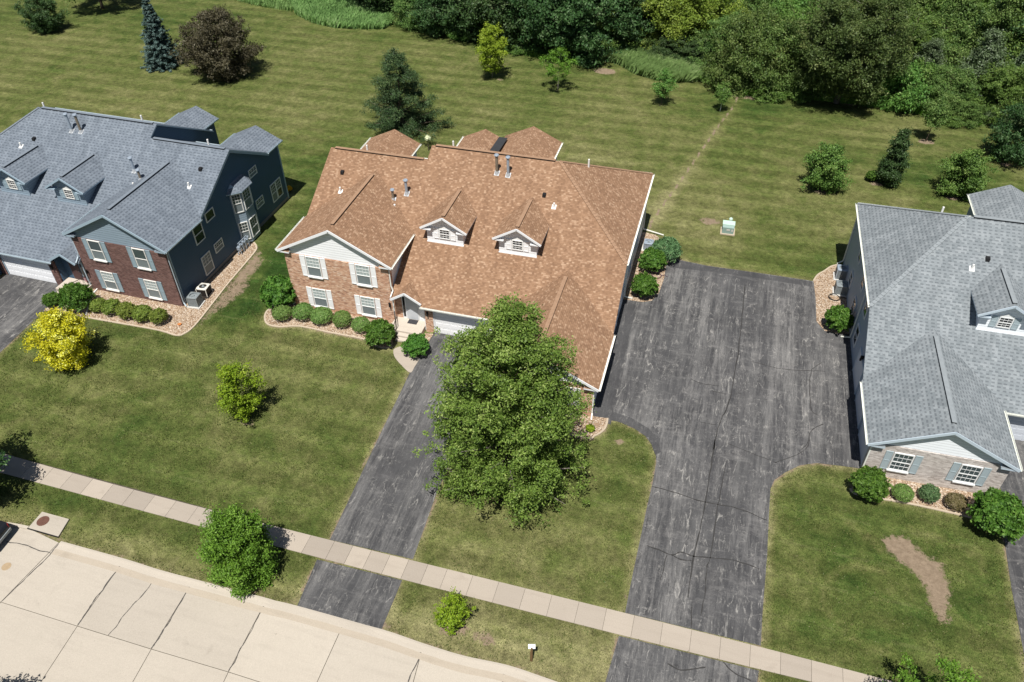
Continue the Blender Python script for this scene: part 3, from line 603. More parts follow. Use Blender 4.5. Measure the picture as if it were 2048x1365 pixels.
    def build(s, bumps=3, membrane=False, longpipe=False, dormers=(11.86, 17.53), bay=False, side_windows=False, second='blind', front_low=True):
        fp, yz = s.fp, s.yz; xs, xa, yF2, zw = s.xs, s.xa, s.yF2, s.zw; TH = .13
        xR, zE, zP, xm = 9.206, 5.5, 7.967, 4.603; sl1 = .536
        xw1, xw2 = 17.315, 25.728; xwm = (xw1+xw2)/2; zwp = zw+.513*(xw2-xw1)/2
        y1, y2, yb, yh = 10.387, 11.595, 18.395, 4.795; z1, z2, zh = fp(y1), fp(y2), fp(yh)
        bk1 = lambda y: z1-.561*(y-y1); bk2 = lambda y: z2-.561*(y-y2); yb1 = 15.55
        ge = -.40
        # ---- walls
        b = s.mb()
        b.prism([(.45, .35, 0), (8.756, .35, 0), (8.756, .35, zE+sl1*.45-.16), (xm, .35, zP-.16), (.45, .35, zE+sl1*.45-.16)], (0, 4.25, 0))
        b.prism([(.45, 4.6, 0), (.45, 4.6, fp(4.6)-.15), (.45, y1, z1-.15), (.45, yb1-.3, bk1(yb1-.3)-.15), (.45, yb1-.3, 0)], (xs-.25, 0, 0))
        b.prism([(xs+.2, .65, 0), (xs+.2, .65, fp(.65)-.15), (xs+.2, y2, z2-.15), (xs+.2, 18.05, bk2(18.05)-.15), (xs+.2, 18.05, 0)], (11.45-xs-.2, 0, 0))
        b.prism([(11.45, .1, 0), (11.45, .1, fp(.1)-.15), (11.45, y2, z2-.15), (11.45, 18.05, bk2(18.05)-.15), (11.45, 18.05, 0)], (xa-11.45, 0, 0))
        b.prism([(xa, .1, 0), (xa, .1, fp(.1)-.15), (xa, 4.6, fp(4.6)-.2), (xa, 18.05, fp(4.6)-.2), (xa, 18.05, 0)], (25.28-xa, 0, 0))
        b.prism([(17.7, yF2+.35, 0), (25.28, yF2+.35, 0), (25.28, yF2+.35, zw+.513*.45-.16), (xwm, yF2+.35, zwp-.16), (17.7, yF2+.35, zw+.513*.385-.16)], (0, .1-yF2-.35, 0))
        s.put(b, 'wall', 'siding')
        # ---- rear projections
        for (a, c, ye, yf, zr) in ((.1, 4.83, 17.85, 13.5, None), (8.17, 12.3, 20.2, 16, None), (11.75, 17.0, 21.3, 16, None))[:bumps]:
            mid = (a+c)/2; ze = 5.9; zp_ = ze+.47*(c-a)/2; ys_ = yb1-.3 if a < 1 else 18.05
            b = s.mb(); b.prism([(a+.35, ys_, 0), (c-.35, ys_, 0), (c-.35, ys_, ze+.03), (mid, ys_, zp_-.14), (a+.35, ys_, ze+.03)], (0, ye-.3-ys_, 0)); s.put(b, 'rear_wall', 'siding')
            b = s.mb(); yj = lambda z: (y1+(z1-z)/.561) if a < 1 else (y2+(z2-z)/.561)
            b.slab([(a, ye, ze), (mid, ye, zp_), (mid, yj(zp_), zp_), (a, yj(ze), ze)], TH); b.slab([(c, ye, ze), (mid, ye, zp_), (mid, yj(zp_), zp_), (c, yj(ze), ze)], TH)
            s.put(b, 'rear_roof', ['roof', 'trim'])
            if a != 11.75: s.gutter((a, yj(ze), ze+.01), (a, ye, ze+.01), (-1, 0, 0))
            if a != 8.17 or bumps == 2: s.gutter((c, yj(ze), ze+.01), (c, ye, ze+.01), (1, 0, 0))
        if membrane: b = s.mb(); b.slab([(11.55, 16.7, bk2(16.7)+.08), (12.35, 16.7, bk2(16.7)+.08), (12.35, 19.9, 6.42), (11.55, 19.9, 6.42)], .04); s.put(b, 'roof_membrane', ['rubber', 'rubber'])
        # ---- main roof
        b = s.mb()
        b.slab([(.1, yz(zE), zE), (8.85, yz(zE), zE), (8.85, yz(2.84), 2.84), (8.98, yz(2.84), 2.84), (10.13, yz(3.6)-.02, 3.6), (11.36, yz(2.84), 2.84), (11.36, ge, fp(ge)), (17.35, ge, fp(ge)), (17.35, -.06, fp(-.06)), (25.66, -.06, fp(-.06)), (25.60, yh, zh), (xa, y2, z2), (xs, y2, z2), (xs, y1, z1), (.1, y1, z1)], TH)
        b.slab([(.1, y1, z1), (xs, y1, z1), (xs, yb1, bk1(yb1)), (.1, yb1, bk1(yb1))], TH)
        b.slab([(xs, y2, z2), (xa, y2, z2), (xa, yb, bk2(yb)), (xs, yb, bk2(yb))], TH)
        b.slab([(xa, y2, z2), (25.6, yh, zh), (25.6, 2*y2-yh, zh)], TH)
        b.slab([(xa, y2, z2), (25.6, 2*y2-yh, zh), (xa, yb, bk2(yb))], TH)
        s.put(b, 'roof', ['roof', 'trim'])
        # ---- wing roofs
        b = s.mb(); yv = yz(zP)
        b.slab([(0, 0, zE), (xm, 0, zP), (xm, yv, zP), (0, yz(zE), zE)], TH); b.slab([(xR, 0, zE), (xm, 0, zP), (xm, yv, zP), (xR, yz(zE), zE)], TH)
        s.put(b, 'wing_roof', ['roof', 'trim'])
        b = s.mb(); yv2 = yz(zwp)
        b.slab([(xw1, yF2, zw), (xwm, yF2, zwp), (xwm, yv2, zwp), (xw1, yz(zw), zw)], TH); b.slab([(xw2, yF2, zw), (xwm, yF2, zwp), (xwm, yv2, zwp), (xw2, yz(zw), zw)], TH)
        s.put(b, 'wing_roof', ['roof', 'trim'])
        # ---- ridge vents and hip caps
        s.ridge((.5, y1, z1+.02), (xs-.3, y1, z1+.02)); s.ridge((xs+.35, y2, z2+.02), (xa-.35, y2, z2+.02)); s.ridge((xm, .75, zP+.02), (xm, yv-.9, zP+.02)); s.ridge((xwm, yF2+.7, zwp+.02), (xwm, yv2-.9, zwp+.02))
        s.hipcap((xa, y2, z2), (25.58, yh, zh)); s.hipcap((xa, y2, z2), (25.58, 2*y2-yh, zh))
        # ---- rake boards (fascia)
        def rake(p, q, nm='rake_board'):
            b = s.mb(); b.beam(Vector(p)+Vector((0, -.01, -.105)), Vector(q)+Vector((0, -.01, -.105)), .045, .19); s.put(b, nm, 'trim')
        rake((0, 0, zE), (xm, 0, zP)); rake((xR, 0, zE), (xm, 0, zP)); rake((xw1, yF2, zw), (xwm, yF2, zwp)); rake((xw2, yF2, zw), (xwm, yF2, zwp))
        b = s.mb(); b.beam((.16, yz(zE), zE-.20), (.16, y1, z1-.20), .05, .16, 0); s.put(b, 'rake_board', 'trim')
        b = s.mb(); b.beam((25.57, 0, fp(0)-.20), (25.53, yh, zh-.20), .05, .16, 0); s.put(b, 'rake_board', 'trim')
        b = s.mb(); b.beam((.16, y1, z1-.20), (.16, yb1, bk1(yb1)-.20), .05, .16, 0); s.put(b, 'rake_board', 'trim')
        # ---- gutters
        s.gutter((0, -.0, zE+.01), (0, yz(zE), zE+.01), (-1, 0, 0)); s.gutter((xR, 0, zE+.01), (xR, yz(zE)-.1, zE+.01), (1, 0, 0))
        s.gutter((11.3, ge, fp(ge)+.01), (17.3, ge, fp(ge)+.01), (0, -1, 0)); s.gutter((xw2, yF2, zw+.01), (xw2, 0, zw+.01), (1, 0, 0)); s.gutter((xw1, yF2, zw+.01), (xw1, ge-.15, zw+.01), (-1, 0, 0))
        s.gutter((25.6, yh, zh+.01), (25.6, 2*y2-yh, zh+.01), (1, 0, 0)); s.gutter((xs+.2, yb, bk2(yb)+.01), (25.5, yb, bk2(yb)+.01), (0, 1, 0)); s.gutter((4.9, yb1, bk1(yb1)+.01), (xs, yb1, bk1(yb1)+.01), (0, 1, 0))
        # ---- eave returns at the gable corners
        for (x, d, y, z) in ((0, 1, 0, zE), (xR, -1, 0, zE), (xw1, 1, yF2, zw), (xw2, -1, yF2, zw)):
            b = s.mb(); e = x+d*1.0
            b.box(min(x+d*.02, e), max(x+d*.02, e), y+.005, y+.34, z-.2, z-.08, 1); b.prism([(x+d*.02, y+.005, z-.075), (e, y+.005, z-.075), (e-d*.1, y+.34, z+.06), (x+d*.02, y+.34, z+.06)], (0, 0, -.004), 0, 1)
            s.put(b, 'eave_return', ['roof', 'trim'])
        # ---- brick fronts
        b = s.mb(); b.box(.40, 8.80, .27, .349, -.02, 5.13); s.put(b, 'brick_front', 'brick')
        b = s.mb(); b.box(.40, .449, .35, .60, -.02, 5.13); s.put(b, 'brick_return', 'brick'); b = s.mb(); b.box(8.757, 8.80, .35, .8, -.02, 5.13); s.put(b, 'brick_return', 'brick')
        b = s.mb(); b.prism([(.46, .33, 5.15), (8.745, .33, 5.15), (8.745, .33, zE+sl1*.45-.18), (xm, .33, zP-.18), (.46, .33, zE+sl1*.45-.18)], (0, .019, 0)); s.put(b, 'gable_siding', 'gable')
        zb = zw-.12; yw = yF2+.35
        b = s.mb(); b.box(17.65, 25.33, yw-.08, yw-.001, -.02, zb); s.put(b, 'brick_front', 'brick')
        b = s.mb(); b.box(25.281, 25.33, yw, yw+.5, -.02, zb); s.put(b, 'brick_return', 'brick'); b = s.mb(); b.box(17.65, 17.699, yw, yw+.5, -.02, zb); s.put(b, 'brick_return', 'brick')
        b = s.mb(); b.prism([(17.71, yw-.02, zb+.02), (25.27, yw-.02, zb+.02), (25.27, yw-.02, zw+.513*.45-.18), (xwm, yw-.02, zwp-.18), (17.71, yw-.02, zw+.513*.39-.18)], (0, .019, 0)); s.put(b, 'gable_siding', 'gable')
        for x in (.41, 8.79): # corner boards on the two-storey wing
            pass
        # ---- front windows with shutters
        U = Vector((1, 0, 0)); N = Vector((0, -1, 0))
        for (x, z, hh, up_, lo_) in ((2.14, 3.32, 1.82, second, 'screen'), (6.18, 3.32, 1.82, second, 'screen'), (2.14, .42, 1.74, 'blind', 'screen'), (6.18, .42, 1.74, 'blind' if front_low else 'glass', 'screen')):
            s.window((x, .27, z), U, N, 1.16, hh, up_, lo_, (4, 3) if second == 'blind' or z < 1 else None, None)
            s.shutter((x, .27, z), U, N, -.47, -.05, -.05, hh+.02); s.shutter((x, .27, z), U, N, 1.21, 1.63, -.05, hh+.02)
        for x in (19.08, 22.87):
            s.window((x, yw-.08, .84), U, N, 1.16, 1.52, 'glass', 'glass', (4, 2), (4, 2)); s.shutter((x, yw-.08, .84), U, N, -.47, -.05, -.05, 1.54); s.shutter((x, yw-.08, .84), U, N, 1.21, 1.63, -.05, 1.54)
        # ---- garage front
        b = s.mb(); b.box(11.5, 12.12, -.06, .099, -.02, 2.42); s.put(b, 'brick_pier', 'brick')
        b = s.mb(); b.box(17.08, 17.64, -.06, .099, -.02, 2.42); s.put(b, 'brick_pier', 'brick')
        b = s.mb(); b.box(12.121, 17.079, .0, .099, 2.2, 2.45); b.box(12.121, 12.22, .0, .099, 0, 2.199); b.box(16.98, 17.079, .0, .099, 0, 2.199); s.put(b, 'door_frame', 'trim')
        gd = s.mb(); gd.box(12.221, 16.979, .085, .098, .02, 2.198); gdo = s.put(gd, 'garage_door', 'black')
        for i in range(4):
            q = s.mb(); za, zb_ = .03+i*.54, .03+(i+1)*.54-.022; q.box(12.23, 16.97, .045, .084, za, zb_)
            for j in range(8): q.box(12.29+j*.585, 12.29+j*.585+.50, .036, .0449, za+.1, zb_-.09)
            s.put(q, 'panel', 'door', gdo)
        # ---- entry
        b = s.mb(); pk = (10.13, -.32, 3.60); zl = 2.84
        b.slab([(8.98, -.32, zl), pk, (10.13, yz(3.6)+.05, 3.6), (8.98, yz(zl)+.05, zl)], .1); b.slab([(11.36, -.32, zl), pk, (10.13, yz(3.6)+.05, 3.6), (11.36, yz(zl)+.05, zl)], .1); s.put(b, 'porch_roof', ['roof', 'trim'])
        b = s.mb(); b.beam((8.96, -.34, zl-.05), (10.13, -.34, 3.55), .05, .17); b.beam((11.38, -.34, zl-.05), (10.13, -.34, 3.55), .05, .17); s.put(b, 'rake_board', 'trim')
        b = s.mb(); b.box(8.801, 9.42, .58, .649, .4, 3.0); s.put(b, 'brick_panel', 'brick')
        d = s.mb(); d.box(9.43, 10.74, .59, .649, .42, 2.62); do = s.put(d, 'front_door', 'trim')
        b = s.mb(); b.box(9.76, 10.68, .55, .589, .48, 2.55); s.put(b, 'door_leaf', 'entry', do)
        b = s.mb(); b.box(9.49, 9.67, .574, .589, .62, 2.50); s.put(b, 'sidelight', 'glass_dark', do)
        b = s.mb(); b.tube([(9.85, .54, 1.42), (9.85, .48, 1.42)], .035, 8); s.put(b, 'handle', 'galv', do)
        b = s.mb(); b.box(11.38, 11.449, .11, .649, .02, 2.6); s.put(b, 'porch_wall', 'siding')
        st_ = s.mb(); st_.box(8.82, 11.37, -.97, .579, 0, .46); sto = s.put(st_, 'stoop', 'stoop')
        for i in range(2):
            b = s.mb(); b.box(9.6, 11.1, -.97-.36*(i+1), -.971-.36*i, 0, .46-.155*(i+1)); s.put(b, 'step', 'stoop', sto)
        b = s.mb()
        for (x, y, z) in ((8.95, .1, .46), (9.42, -.90, .46), (9.45, -1.75, .02)): b.cyl(x, y, z, z+.92, .022, 8)
        b.tube([(8.95, .1, 1.36), (9.42, -.90, 1.36), (9.45, -1.75, .94)], .025, 8); b.tube([(8.95, .1, .6), (9.42, -.90, .6), (9.45, -1.75, .16)], .016, 6)
        for i in range(14):
            y = .05-1.75*i/13; zt = 1.36 if y > -.9 else 1.36+.494*(y+.9); xx = 8.95+.47*(.1-y) if y > -.9 else 9.43; b.tube([(xx, y, zt-.76), (xx+.03*math.sin(i*2), y, zt-.38), (xx, y, zt)], .010, 5)
        s.put(b, 'railing', 'rail')
        for (x, y) in ((11.75, -.10), (8.62, .20)):
            b = s.mb(); b.box(x-.06, x+.06, y-.10, y, 1.75, 2.05); b.cyl(x, y-.1, 2.05, 2.15, .09, 6, 0, .02); b.cyl(x, y-.1, 1.70, 2.04, .065, 6); s.put(b, 'wall_lantern', 'black')
        # ---- downspouts
        s.downspout([(xR+.05, .32, zE-.1), (8.86, .32, zE-.45), (8.86, .32, 3.55), (8.98, .28, 3.2), (8.93, -.18, 2.9)])
        s.downspout([(8.90, .22, 2.75), (8.90, .22, .2)])
        s.downspout([(xw2+.03, yF2+.3, zw-.1), (25.38, yF2+.3, zw-.45), (25.38, yF2+.3, .25), (25.42, yF2-.15, .08)])
        s.downspout([(25.62, yh+.3, zh-.12), (25.36, yh+.3, zh-.5), (25.36, 7.8, zh-.7), (25.36, 7.8, .3), (25.95, 8.0, .08)])
        s.downspout([(25.62, 17.9, zh-.12), (25.36, 17.9, zh-.5), (25.36, 17.9, .3), (27.2 if longpipe else 25.8, 17.7, .08)])
        s.downspout([(.0, .45, zE-.12), (.38, .45, zE-.45), (.38, .45, .3), (.1, .3, .08)])
        # ---- dormers
        for xc in dormers:
            yf = 4.33; zf = fp(yf); ze, zp_ = 6.63, 7.72
            b = s.mb(); b.prism([(xc-1.44, yf, zf-.12), (xc+1.44, yf, zf-.12), (xc+1.44, yf, ze+.15), (xc, yf, zp_-.12), (xc-1.44, yf, ze+.15)], (0, 4.0, 0)); dm = s.put(b, 'dormer', 'gable')
            b = s.mb(); hw = 1.83
            for d_ in (-1, 1): b.slab([(xc+d_*hw, yf-.36, ze), (xc, yf-.36, zp_), (xc, yz(zp_)+.06, zp_), (xc+d_*hw, yz(ze)+.06, ze)], .10)
            s.put(b, 'dormer_roof', ['roof', 'trim'], dm)
            b = s.mb()
            for d_ in (-1, 1):
                b.beam((xc+d_*hw, yf-.38, ze-.05), (xc, yf-.38, zp_-.05), .045, .16); e0, e1 = sorted((xc+d_*hw, xc+d_*1.0)); b.box(e0, e1, yf-.35, yf-.002, ze-.16, ze-.07)
            s.put(b, 'rake_board', 'trim', dm)
            b = s.mb(); b.box(xc-1.46, xc+1.46, yf-.06, yf-.001, zf-.14, zf+.05); s.put(b, 'apron_board', 'gable', dm)
            s.ridge((xc, yf-.1, zp_+.0), (xc, yz(zp_)-.6, zp_+.0), parent=dm)
            f = s.window((xc-.44, yf, zf+.40), U, N, .86, .86, 'glass_dark', 'glass_dark', (3, 2), (3, 2), parent=dm, name='dormer_window', sill=False)
            for p_ in list(f.children): p_.parent = dm
            O = (xc-.44, yf, zf+.40); s.shutter(O, U, N, -.42, -.04, -.02, .86, dm); s.shutter(O, U, N, .90, 1.28, -.02, .86, dm)
            b = s.mb(); b.prism([(xc-.52, yf-.03, zf+1.28), (xc+.50, yf-.03, zf+1.28), (xc-.01, yf-.03, zf+1.55)], (0, .028, 0)); s.put(b, 'window_hood', 'frame', dm)
        # ---- flues and vents
        s.flue(14.3, 10.05, 1.5, .11, 'rustpipe'); s.flue(15.22, 10.0, 1.5, .11); s.flue(7.65, 7.55, 1.15, .11); s.flue(6.72, 6.95, .85, .10, 'rustpipe')
        s.vent(7.06, 6.34, .35); s.vent(2.2, 7.0, .4); s.vent(19.34, 8.1, .35); s.hood(18.4, 8.83); s.hood(7.03, 5.97); s.hood(1.83, 8.46)
        s.vent(2.8, 11.4, .6, bk1(11.4)); s.vent(9.9, 12.6, .6, bk2(12.6)); s.vent(20.9, 13.3, .6, bk2(13.3)-.1)
        # ---- side of the low wing: garage doors and windows in the hip-end wall
        Us, Ns = Vector((0, 1, 0)), Vector((1, 0, 0))
        for y0_, z0_, w_, h_ in ((-4.6, .02, 2.5, 2.1), (-1.3, .02, 2.5, 2.1), (2.0, .02, 2.3, 2.1)):
            b = s.mb(); O = (25.281, y0_, z0_); b.obox(O, Us, Ns, 0, w_, 0, h_, 0, .03); g = s.put(b, 'side_garage_door', 'door')
            b = s.mb(); b.obox(O, Us, Ns, -.12, -.001, 0, h_+.12, 0, .06); b.obox(O, Us, Ns, w_+.001, w_+.12, 0, h_+.12, 0, .06); b.obox(O, Us, Ns, 0, w_, h_+.001, h_+.12, 0, .06); s.put(b, 'door_frame', 'trim', g)
        for y0_, z0_, w_, h_ in ((6.0, 3.4, 1.1, 1.5), (9.2, 3.5, 1.1, 1.2), (12.6, 3.6, 1.0, 1.1), (6.0, .8, 1.1, 1.5), (9.4, 1.0, 1.1, 1.2), (13.0, 1.0, 1.0, 1.1)):
            s.window((25.281, y0_, z0_), Us, Ns, w_, h_, 'glass_dark', 'glass_dark', None, None, sill=False)
        for y in (-.1, 3.0):
            b = s.mb(); b.box(25.29, 25.5, y-.07, y+.07, 2.35, 2.6); b.cyl(25.45, y, 2.2, 2.36, .08, 8); s.put(b, 'wall_lantern', 'black')
        # ---- gable-end wall: windows
        if side_windows:
            Uw, Nw = Vector((0, -1, 0)), Vector((-1, 0, 0))
            for y0_, z0_, w_, h_, kw in ((5.05, 3.50, 1.20, 1.65, dict(up='glass_dark', low='glass_dark', munt=None)), (6.88, 4.46, 1.18, .85, dict(up='glass_dark', low='glass_dark', munt=None, sash=False)), (5.02, .52, 1.2, 1.76, dict(up='screen', low='screen', munt=(3, 3))),
                                      (6.88, 1.48, 1.18, .88, dict(up='glass', low='screen', munt=(4, 2))), (13.67, 4.78, 1.2, .78, dict(up='glass', low='screen', munt=(3, 2))), (13.63, 1.74, 1.2, .86, dict(up='glass', low='screen', munt=(3, 2))),
                                      (16.74, .93, .86, 1.78, dict(up='glass', low='glass_dark', munt=(3, 3))), (15.84, .93, .86, 1.78, dict(up='glass', low='screen', munt=(3, 3)))):
                s.window((.449, y0_, z0_), Uw, Nw, w_, h_, sill=False, **kw)
            b = s.mb(); b.box(.41, .449, .80, 17.5, -.02, .28); s.put(b, 'foundation_band', 'foundation')
            b = s.mb(); b.box(.405, .449, 17.40, 17.56, -.02, 5.85); s.put(b, 'corner_board', 'trim')
            b = s.mb(); b.box(.40, .449, .601, .74, .0, 5.5); s.put(b, 'corner_board', 'trim')
        if bay:
            P = [(.449, 9.25), (-.22, 9.95), (-.22, 11.25), (.449, 11.95)]
            b = s.mb(); b.prism([(x, y, .12) for x, y in P], (0, 0, 5.05)); by = s.put(b, 'bay', 'gable')  # paler siding puts the sunlight on the bay's front face into its colour
            b = s.mb(); E_ = [(.449, 8.9), (-.52, 9.8), (-.52, 11.4), (.449, 12.3)]; T_ = [(.449, 9.7), (.449, 9.9), (.449, 11.3), (.449, 11.5)]; z0_, z1_ = 5.2, 5.82
            for i in range(3): b.slab([(*E_[i], z0_), (*E_[i+1], z0_), (*T_[i+1], z1_), (*T_[i], z1_)], .08)
            s.put(b, 'bay_roof', ['roof', 'trim'], by)
            for i, wdt in ((0, .80), (1, 1.1), (2, .80)):
                a = Vector((*P[i], 0)); c = Vector((*P[i+1], 0)); u_ = (c-a).normalized(); n_ = Vector((u_.y, -u_.x, 0)); n_ = -n_ if n_.x > 0 else n_
                L = (c-a).length
                for z in (.45, 3.2):
                    o = a+u_*((L-wdt)/2); ww = s.window((o.x, o.y, z), u_, n_, wdt, 1.78, 'glass', 'screen', (3, 3), None, parent=by, name='bay_window', sill=False)
                    for p_ in list(ww.children): p_.parent = by
HC = House('house', 'orange-brick house with tan shingle roof and white garage door behind the big leafy tree', (0, 0), 0, 1, SETS['tan'], 8.45, xa=18.95); HC.build(side_windows=False, membrane=True, longpipe=True)
HB = House('house', 'slate-blue sided house with dark red brick front and blue-grey shingle roof', (-7.8734, -2.4764), -.01944, -1, SETS['blue'], 7.6, xa=19.6); HB.build(bumps=2, bay=True, side_windows=True, second='glass', dormers=(11.86, 17.53))
HR = House('house', 'pale grey-brick house with light grey shingle roof and pale blue siding', (67.8928, -.1149), .01802, -1, SETS['grey'], 8.2, yF2=-5.56, zwd=.107, xa=19.7); HR.build()
# ------------------------------------------------------------------ vegetation
def unit(a): return a/np.maximum(np.linalg.norm(a, axis=1, keepdims=True), 1e-9)
def leaves(P, D, size, aspect=.5, tint=None, rng=NR, flat=.35, fold=True):
    """one small kite per leaf. P centres, D preferred facing, size per leaf"""
    n = len(P); nrm = unit(D + rng.normal(size=(n, 3))*flat*1.6)
    a = unit(np.cross(nrm, rng.normal(size=(n, 3)))); b = np.cross(nrm, a); s = (size*(.7+.6*rng.random(n)))[:, None] if np.ndim(size) else size*(.7+.6*rng.random((n, 1)))
    V = np.stack([P-a*s, P+b*s*aspect-nrm*s*.12, P+a*s, P-b*s*aspect-nrm*s*.12], 1).reshape(-1, 3)
    Q = np.arange(4*n).reshape(n, 4)
    t = rng.random(n) if tint is None else tint
    return V, Q, np.repeat(t, 4)
def clump_crown(rng, H, z0, R, profile, nclump, rc, per, size, aspect=.5, shape=1.0, flat=.5, lean=(0, 0), inner=.35, vert=.85, tuft=16, hole=-.22):
    """leaf clumps filling a crown. profile(t) gives relative radius for t in 0..1 from crown base to top"""
    Ps, Ds, Ts, C = [], [], [], []
    sd = rng.random(3)*50
    for i in range(nclump):
        t = rng.random()**shape; pr = profile(t)
        if rng.random() > max(pr, .25): t = rng.random()**shape; pr = profile(t)
        a = rng.random()*2*math.pi; q = (inner+(1-inner)*rng.random()**.5)
        rad = R*pr*q*(1+.14*math.sin(3*a+t*5))*(.80+.36*rng.random()); c = np.array([math.cos(a)*rad+lean[0]*t, math.sin(a)*rad+lean[1]*t, z0+(H-z0)*t])
        if noise.noise(Vector(c*(2.2/R)+sd)) < hole: continue
        C.append(c)
        r = rc*(.6+.8*rng.random())*(.65+.35*pr); n = int(per*(r/rc)**2*(.8+.4*rng.random()))
        m_ = max(3, n//tuft); d = unit(rng.normal(size=(m_, 3))); d[:, 2] = np.where(rng.random(m_) < .7, np.abs(d[:, 2]), d[:, 2])
        out = np.array([math.cos(a), math.sin(a), .35]); d = unit(d+out*.35)
        k = r*(.30+.80*rng.random((m_, 1))**.6); tc = c+d*k*np.array([1, 1, vert]); tt = rng.normal(0, .17, m_)
        ii = rng.integers(0, m_, n); tr_ = (.12+.13*rng.random(m_))[ii][:, None]*min(1.6, max(.7, size/.085))
        off = rng.normal(size=(n, 3))*tr_*np.array([.8, .8, .6]); p = tc[ii]+off
        Ps.append(p); Ds.append(unit(d[ii]*.5+unit(off)*.6+np.array([0, 0, .6]))); Ts.append(np.clip(rng.normal(.5, .2, n)+tt[ii]+rng.normal(0, .08), 0, 1))
    V, Q, T = leaves(np.concatenate(Ps), np.concatenate(Ds), size, aspect, np.concatenate(Ts), rng, flat)
    return V, Q, T, np.array(C)
def limb_crown(rng, H, z0, R, profile, nlimb, ntuft, per, size, aspect=.5, shape=1.0, flat=.55, spread=.17, tr=.16, droop=0.0, rag=.5, rise=.7):
    """foliage carried in tufts along limbs that reach a ragged envelope; returns leaves and the limb paths"""
    Ps, Ds, Ts, L = [], [], [], []
    for i in range(nlimb):
        t = ((i+rng.random())/nlimb)**shape; pr = profile(t)*(1-rag*.5+rag*rng.random()); a = i*2.39996+rng.normal(0, .35)
        e = np.array([math.cos(a)*R*pr, math.sin(a)*R*pr, z0+(H-z0)*t+rng.normal(0, .03)*H]); rr = np.hypot(e[0], e[1])
        s0 = np.array([0, 0, max(z0*.5, min(H*.92, e[2]-rise*(.6+.6*rng.random())*rr+droop*rr))])
        m_ = .5*(s0+e)+np.array([0, 0, -.06*rr if droop == 0 else .10*rr]); L.append((s0, m_, e))
        k = max(5, int(ntuft*(.35+.75*pr)*(.7+.6*rng.random()))); u = (.22+.82*rng.random(k)**.75)[:, None]
        c = (1-u)**2*s0+2*u*(1-u)*m_+u*u*e; sp = spread*(rr+.5)*(1.25-.55*u); c = c+rng.normal(size=(k, 3))*sp*np.array([1, 1, .6]); c[:, 2] = np.maximum(c[:, 2]-droop*.25*rr*u[:, 0]**2, .12)
        tt = rng.normal(0, .16, k)+rng.normal(0, .08); n = k*per; ii = rng.integers(0, k, n); off = rng.normal(size=(n, 3))*(tr*(.7+.6*rng.random(k)))[ii][:, None]*np.array([1, 1, .7])
        d = c-np.array([0, 0, z0+(H-z0)*.4]); d = unit(d); Ps.append(c[ii]+off); Ds.append(unit(d[ii]*.4+unit(off)*.6+np.array([0, 0, .65]))); Ts.append(np.clip(rng.normal(.48, .2, n)+tt[ii], 0, 1))
    V, Q, T = leaves(np.concatenate(Ps), np.concatenate(Ds), size, aspect, np.concatenate(Ts), rng, flat); V[:, 2] = np.maximum(V[:, 2], .04)
    return V, Q, T, L
def limb_tree(name, loc, H, z0, R, profile, nlimb, ntuft, per, size, leaf, label, r0=.15, seed=1, bark=None, cat='tree', **kw):
    rng = np.random.default_rng(seed); root = empty(name, (*loc, 0)); V, Q, T, L = limb_crown(rng, H, z0, R, profile, nlimb, ntuft, per, size, **kw)
    npmesh('crown', V, Q, LM[leaf], T, root); b = MB()
    b.tube([(.03*H*.3*math.sin(k*1.7), .03*H*.3*math.cos(k*1.3), H*.94*k/7-.05) for k in range(8)], [r0*1.25, r0, r0*.85, r0*.68, r0*.52, r0*.36, r0*.2, r0*.05], 8)
    for s0, m_, e in L:
        q = r0*.42*max(.25, 1-s0[2]/H); b.tube([tuple(s0), tuple(.25*s0+.5*m_+.25*e), tuple(.5*(s0+e)*.2+.8*(.25*m_+.75*e) if False else .1*s0+.35*m_+.55*e), tuple(e)], [q, q*.7, q*.4, q*.1], 5, cap=False)
    b.build('trunk', bark or BARK, root, smooth=True); tag(root, label, cat); return root
def trunk_mesh(b, rng, H, z0, r0, C, nb=14, multi=1, leanx=0.0):
    top = H*.86
    for k in range(multi):
        a = 2*math.pi*k/max(multi, 1); sp = 0 if multi == 1 else .12*H
        path = [(math.cos(a)*sp*t+.06*H*.2*math.sin(4*t+k), math.sin(a)*sp*t+.04*H*.2*math.cos(5*t+k), top*t-.05) for t in (0, .08, .2, .4, .6, .8, 1)]
        b.tube(path, [r0*1.25, r0, r0*.86, r0*.65, r0*.45, r0*.25, r0*.06], 8)
    if len(C):
        for i in rng.choice(len(C), min(nb, len(C)), replace=False):
            c = C[i]; zs = max(z0*.75, min(c[2]-.35*np.hypot(c[0], c[1]), top*.85)); f = 1-zs/top
            mid = (c[0]*.5, c[1]*.5, zs+(c[2]-zs)*.35)
            b.tube([(0, 0, zs), mid, tuple(c)], [r0*.5*max(f, .25), r0*.3*max(f, .25), r0*.06], 5)
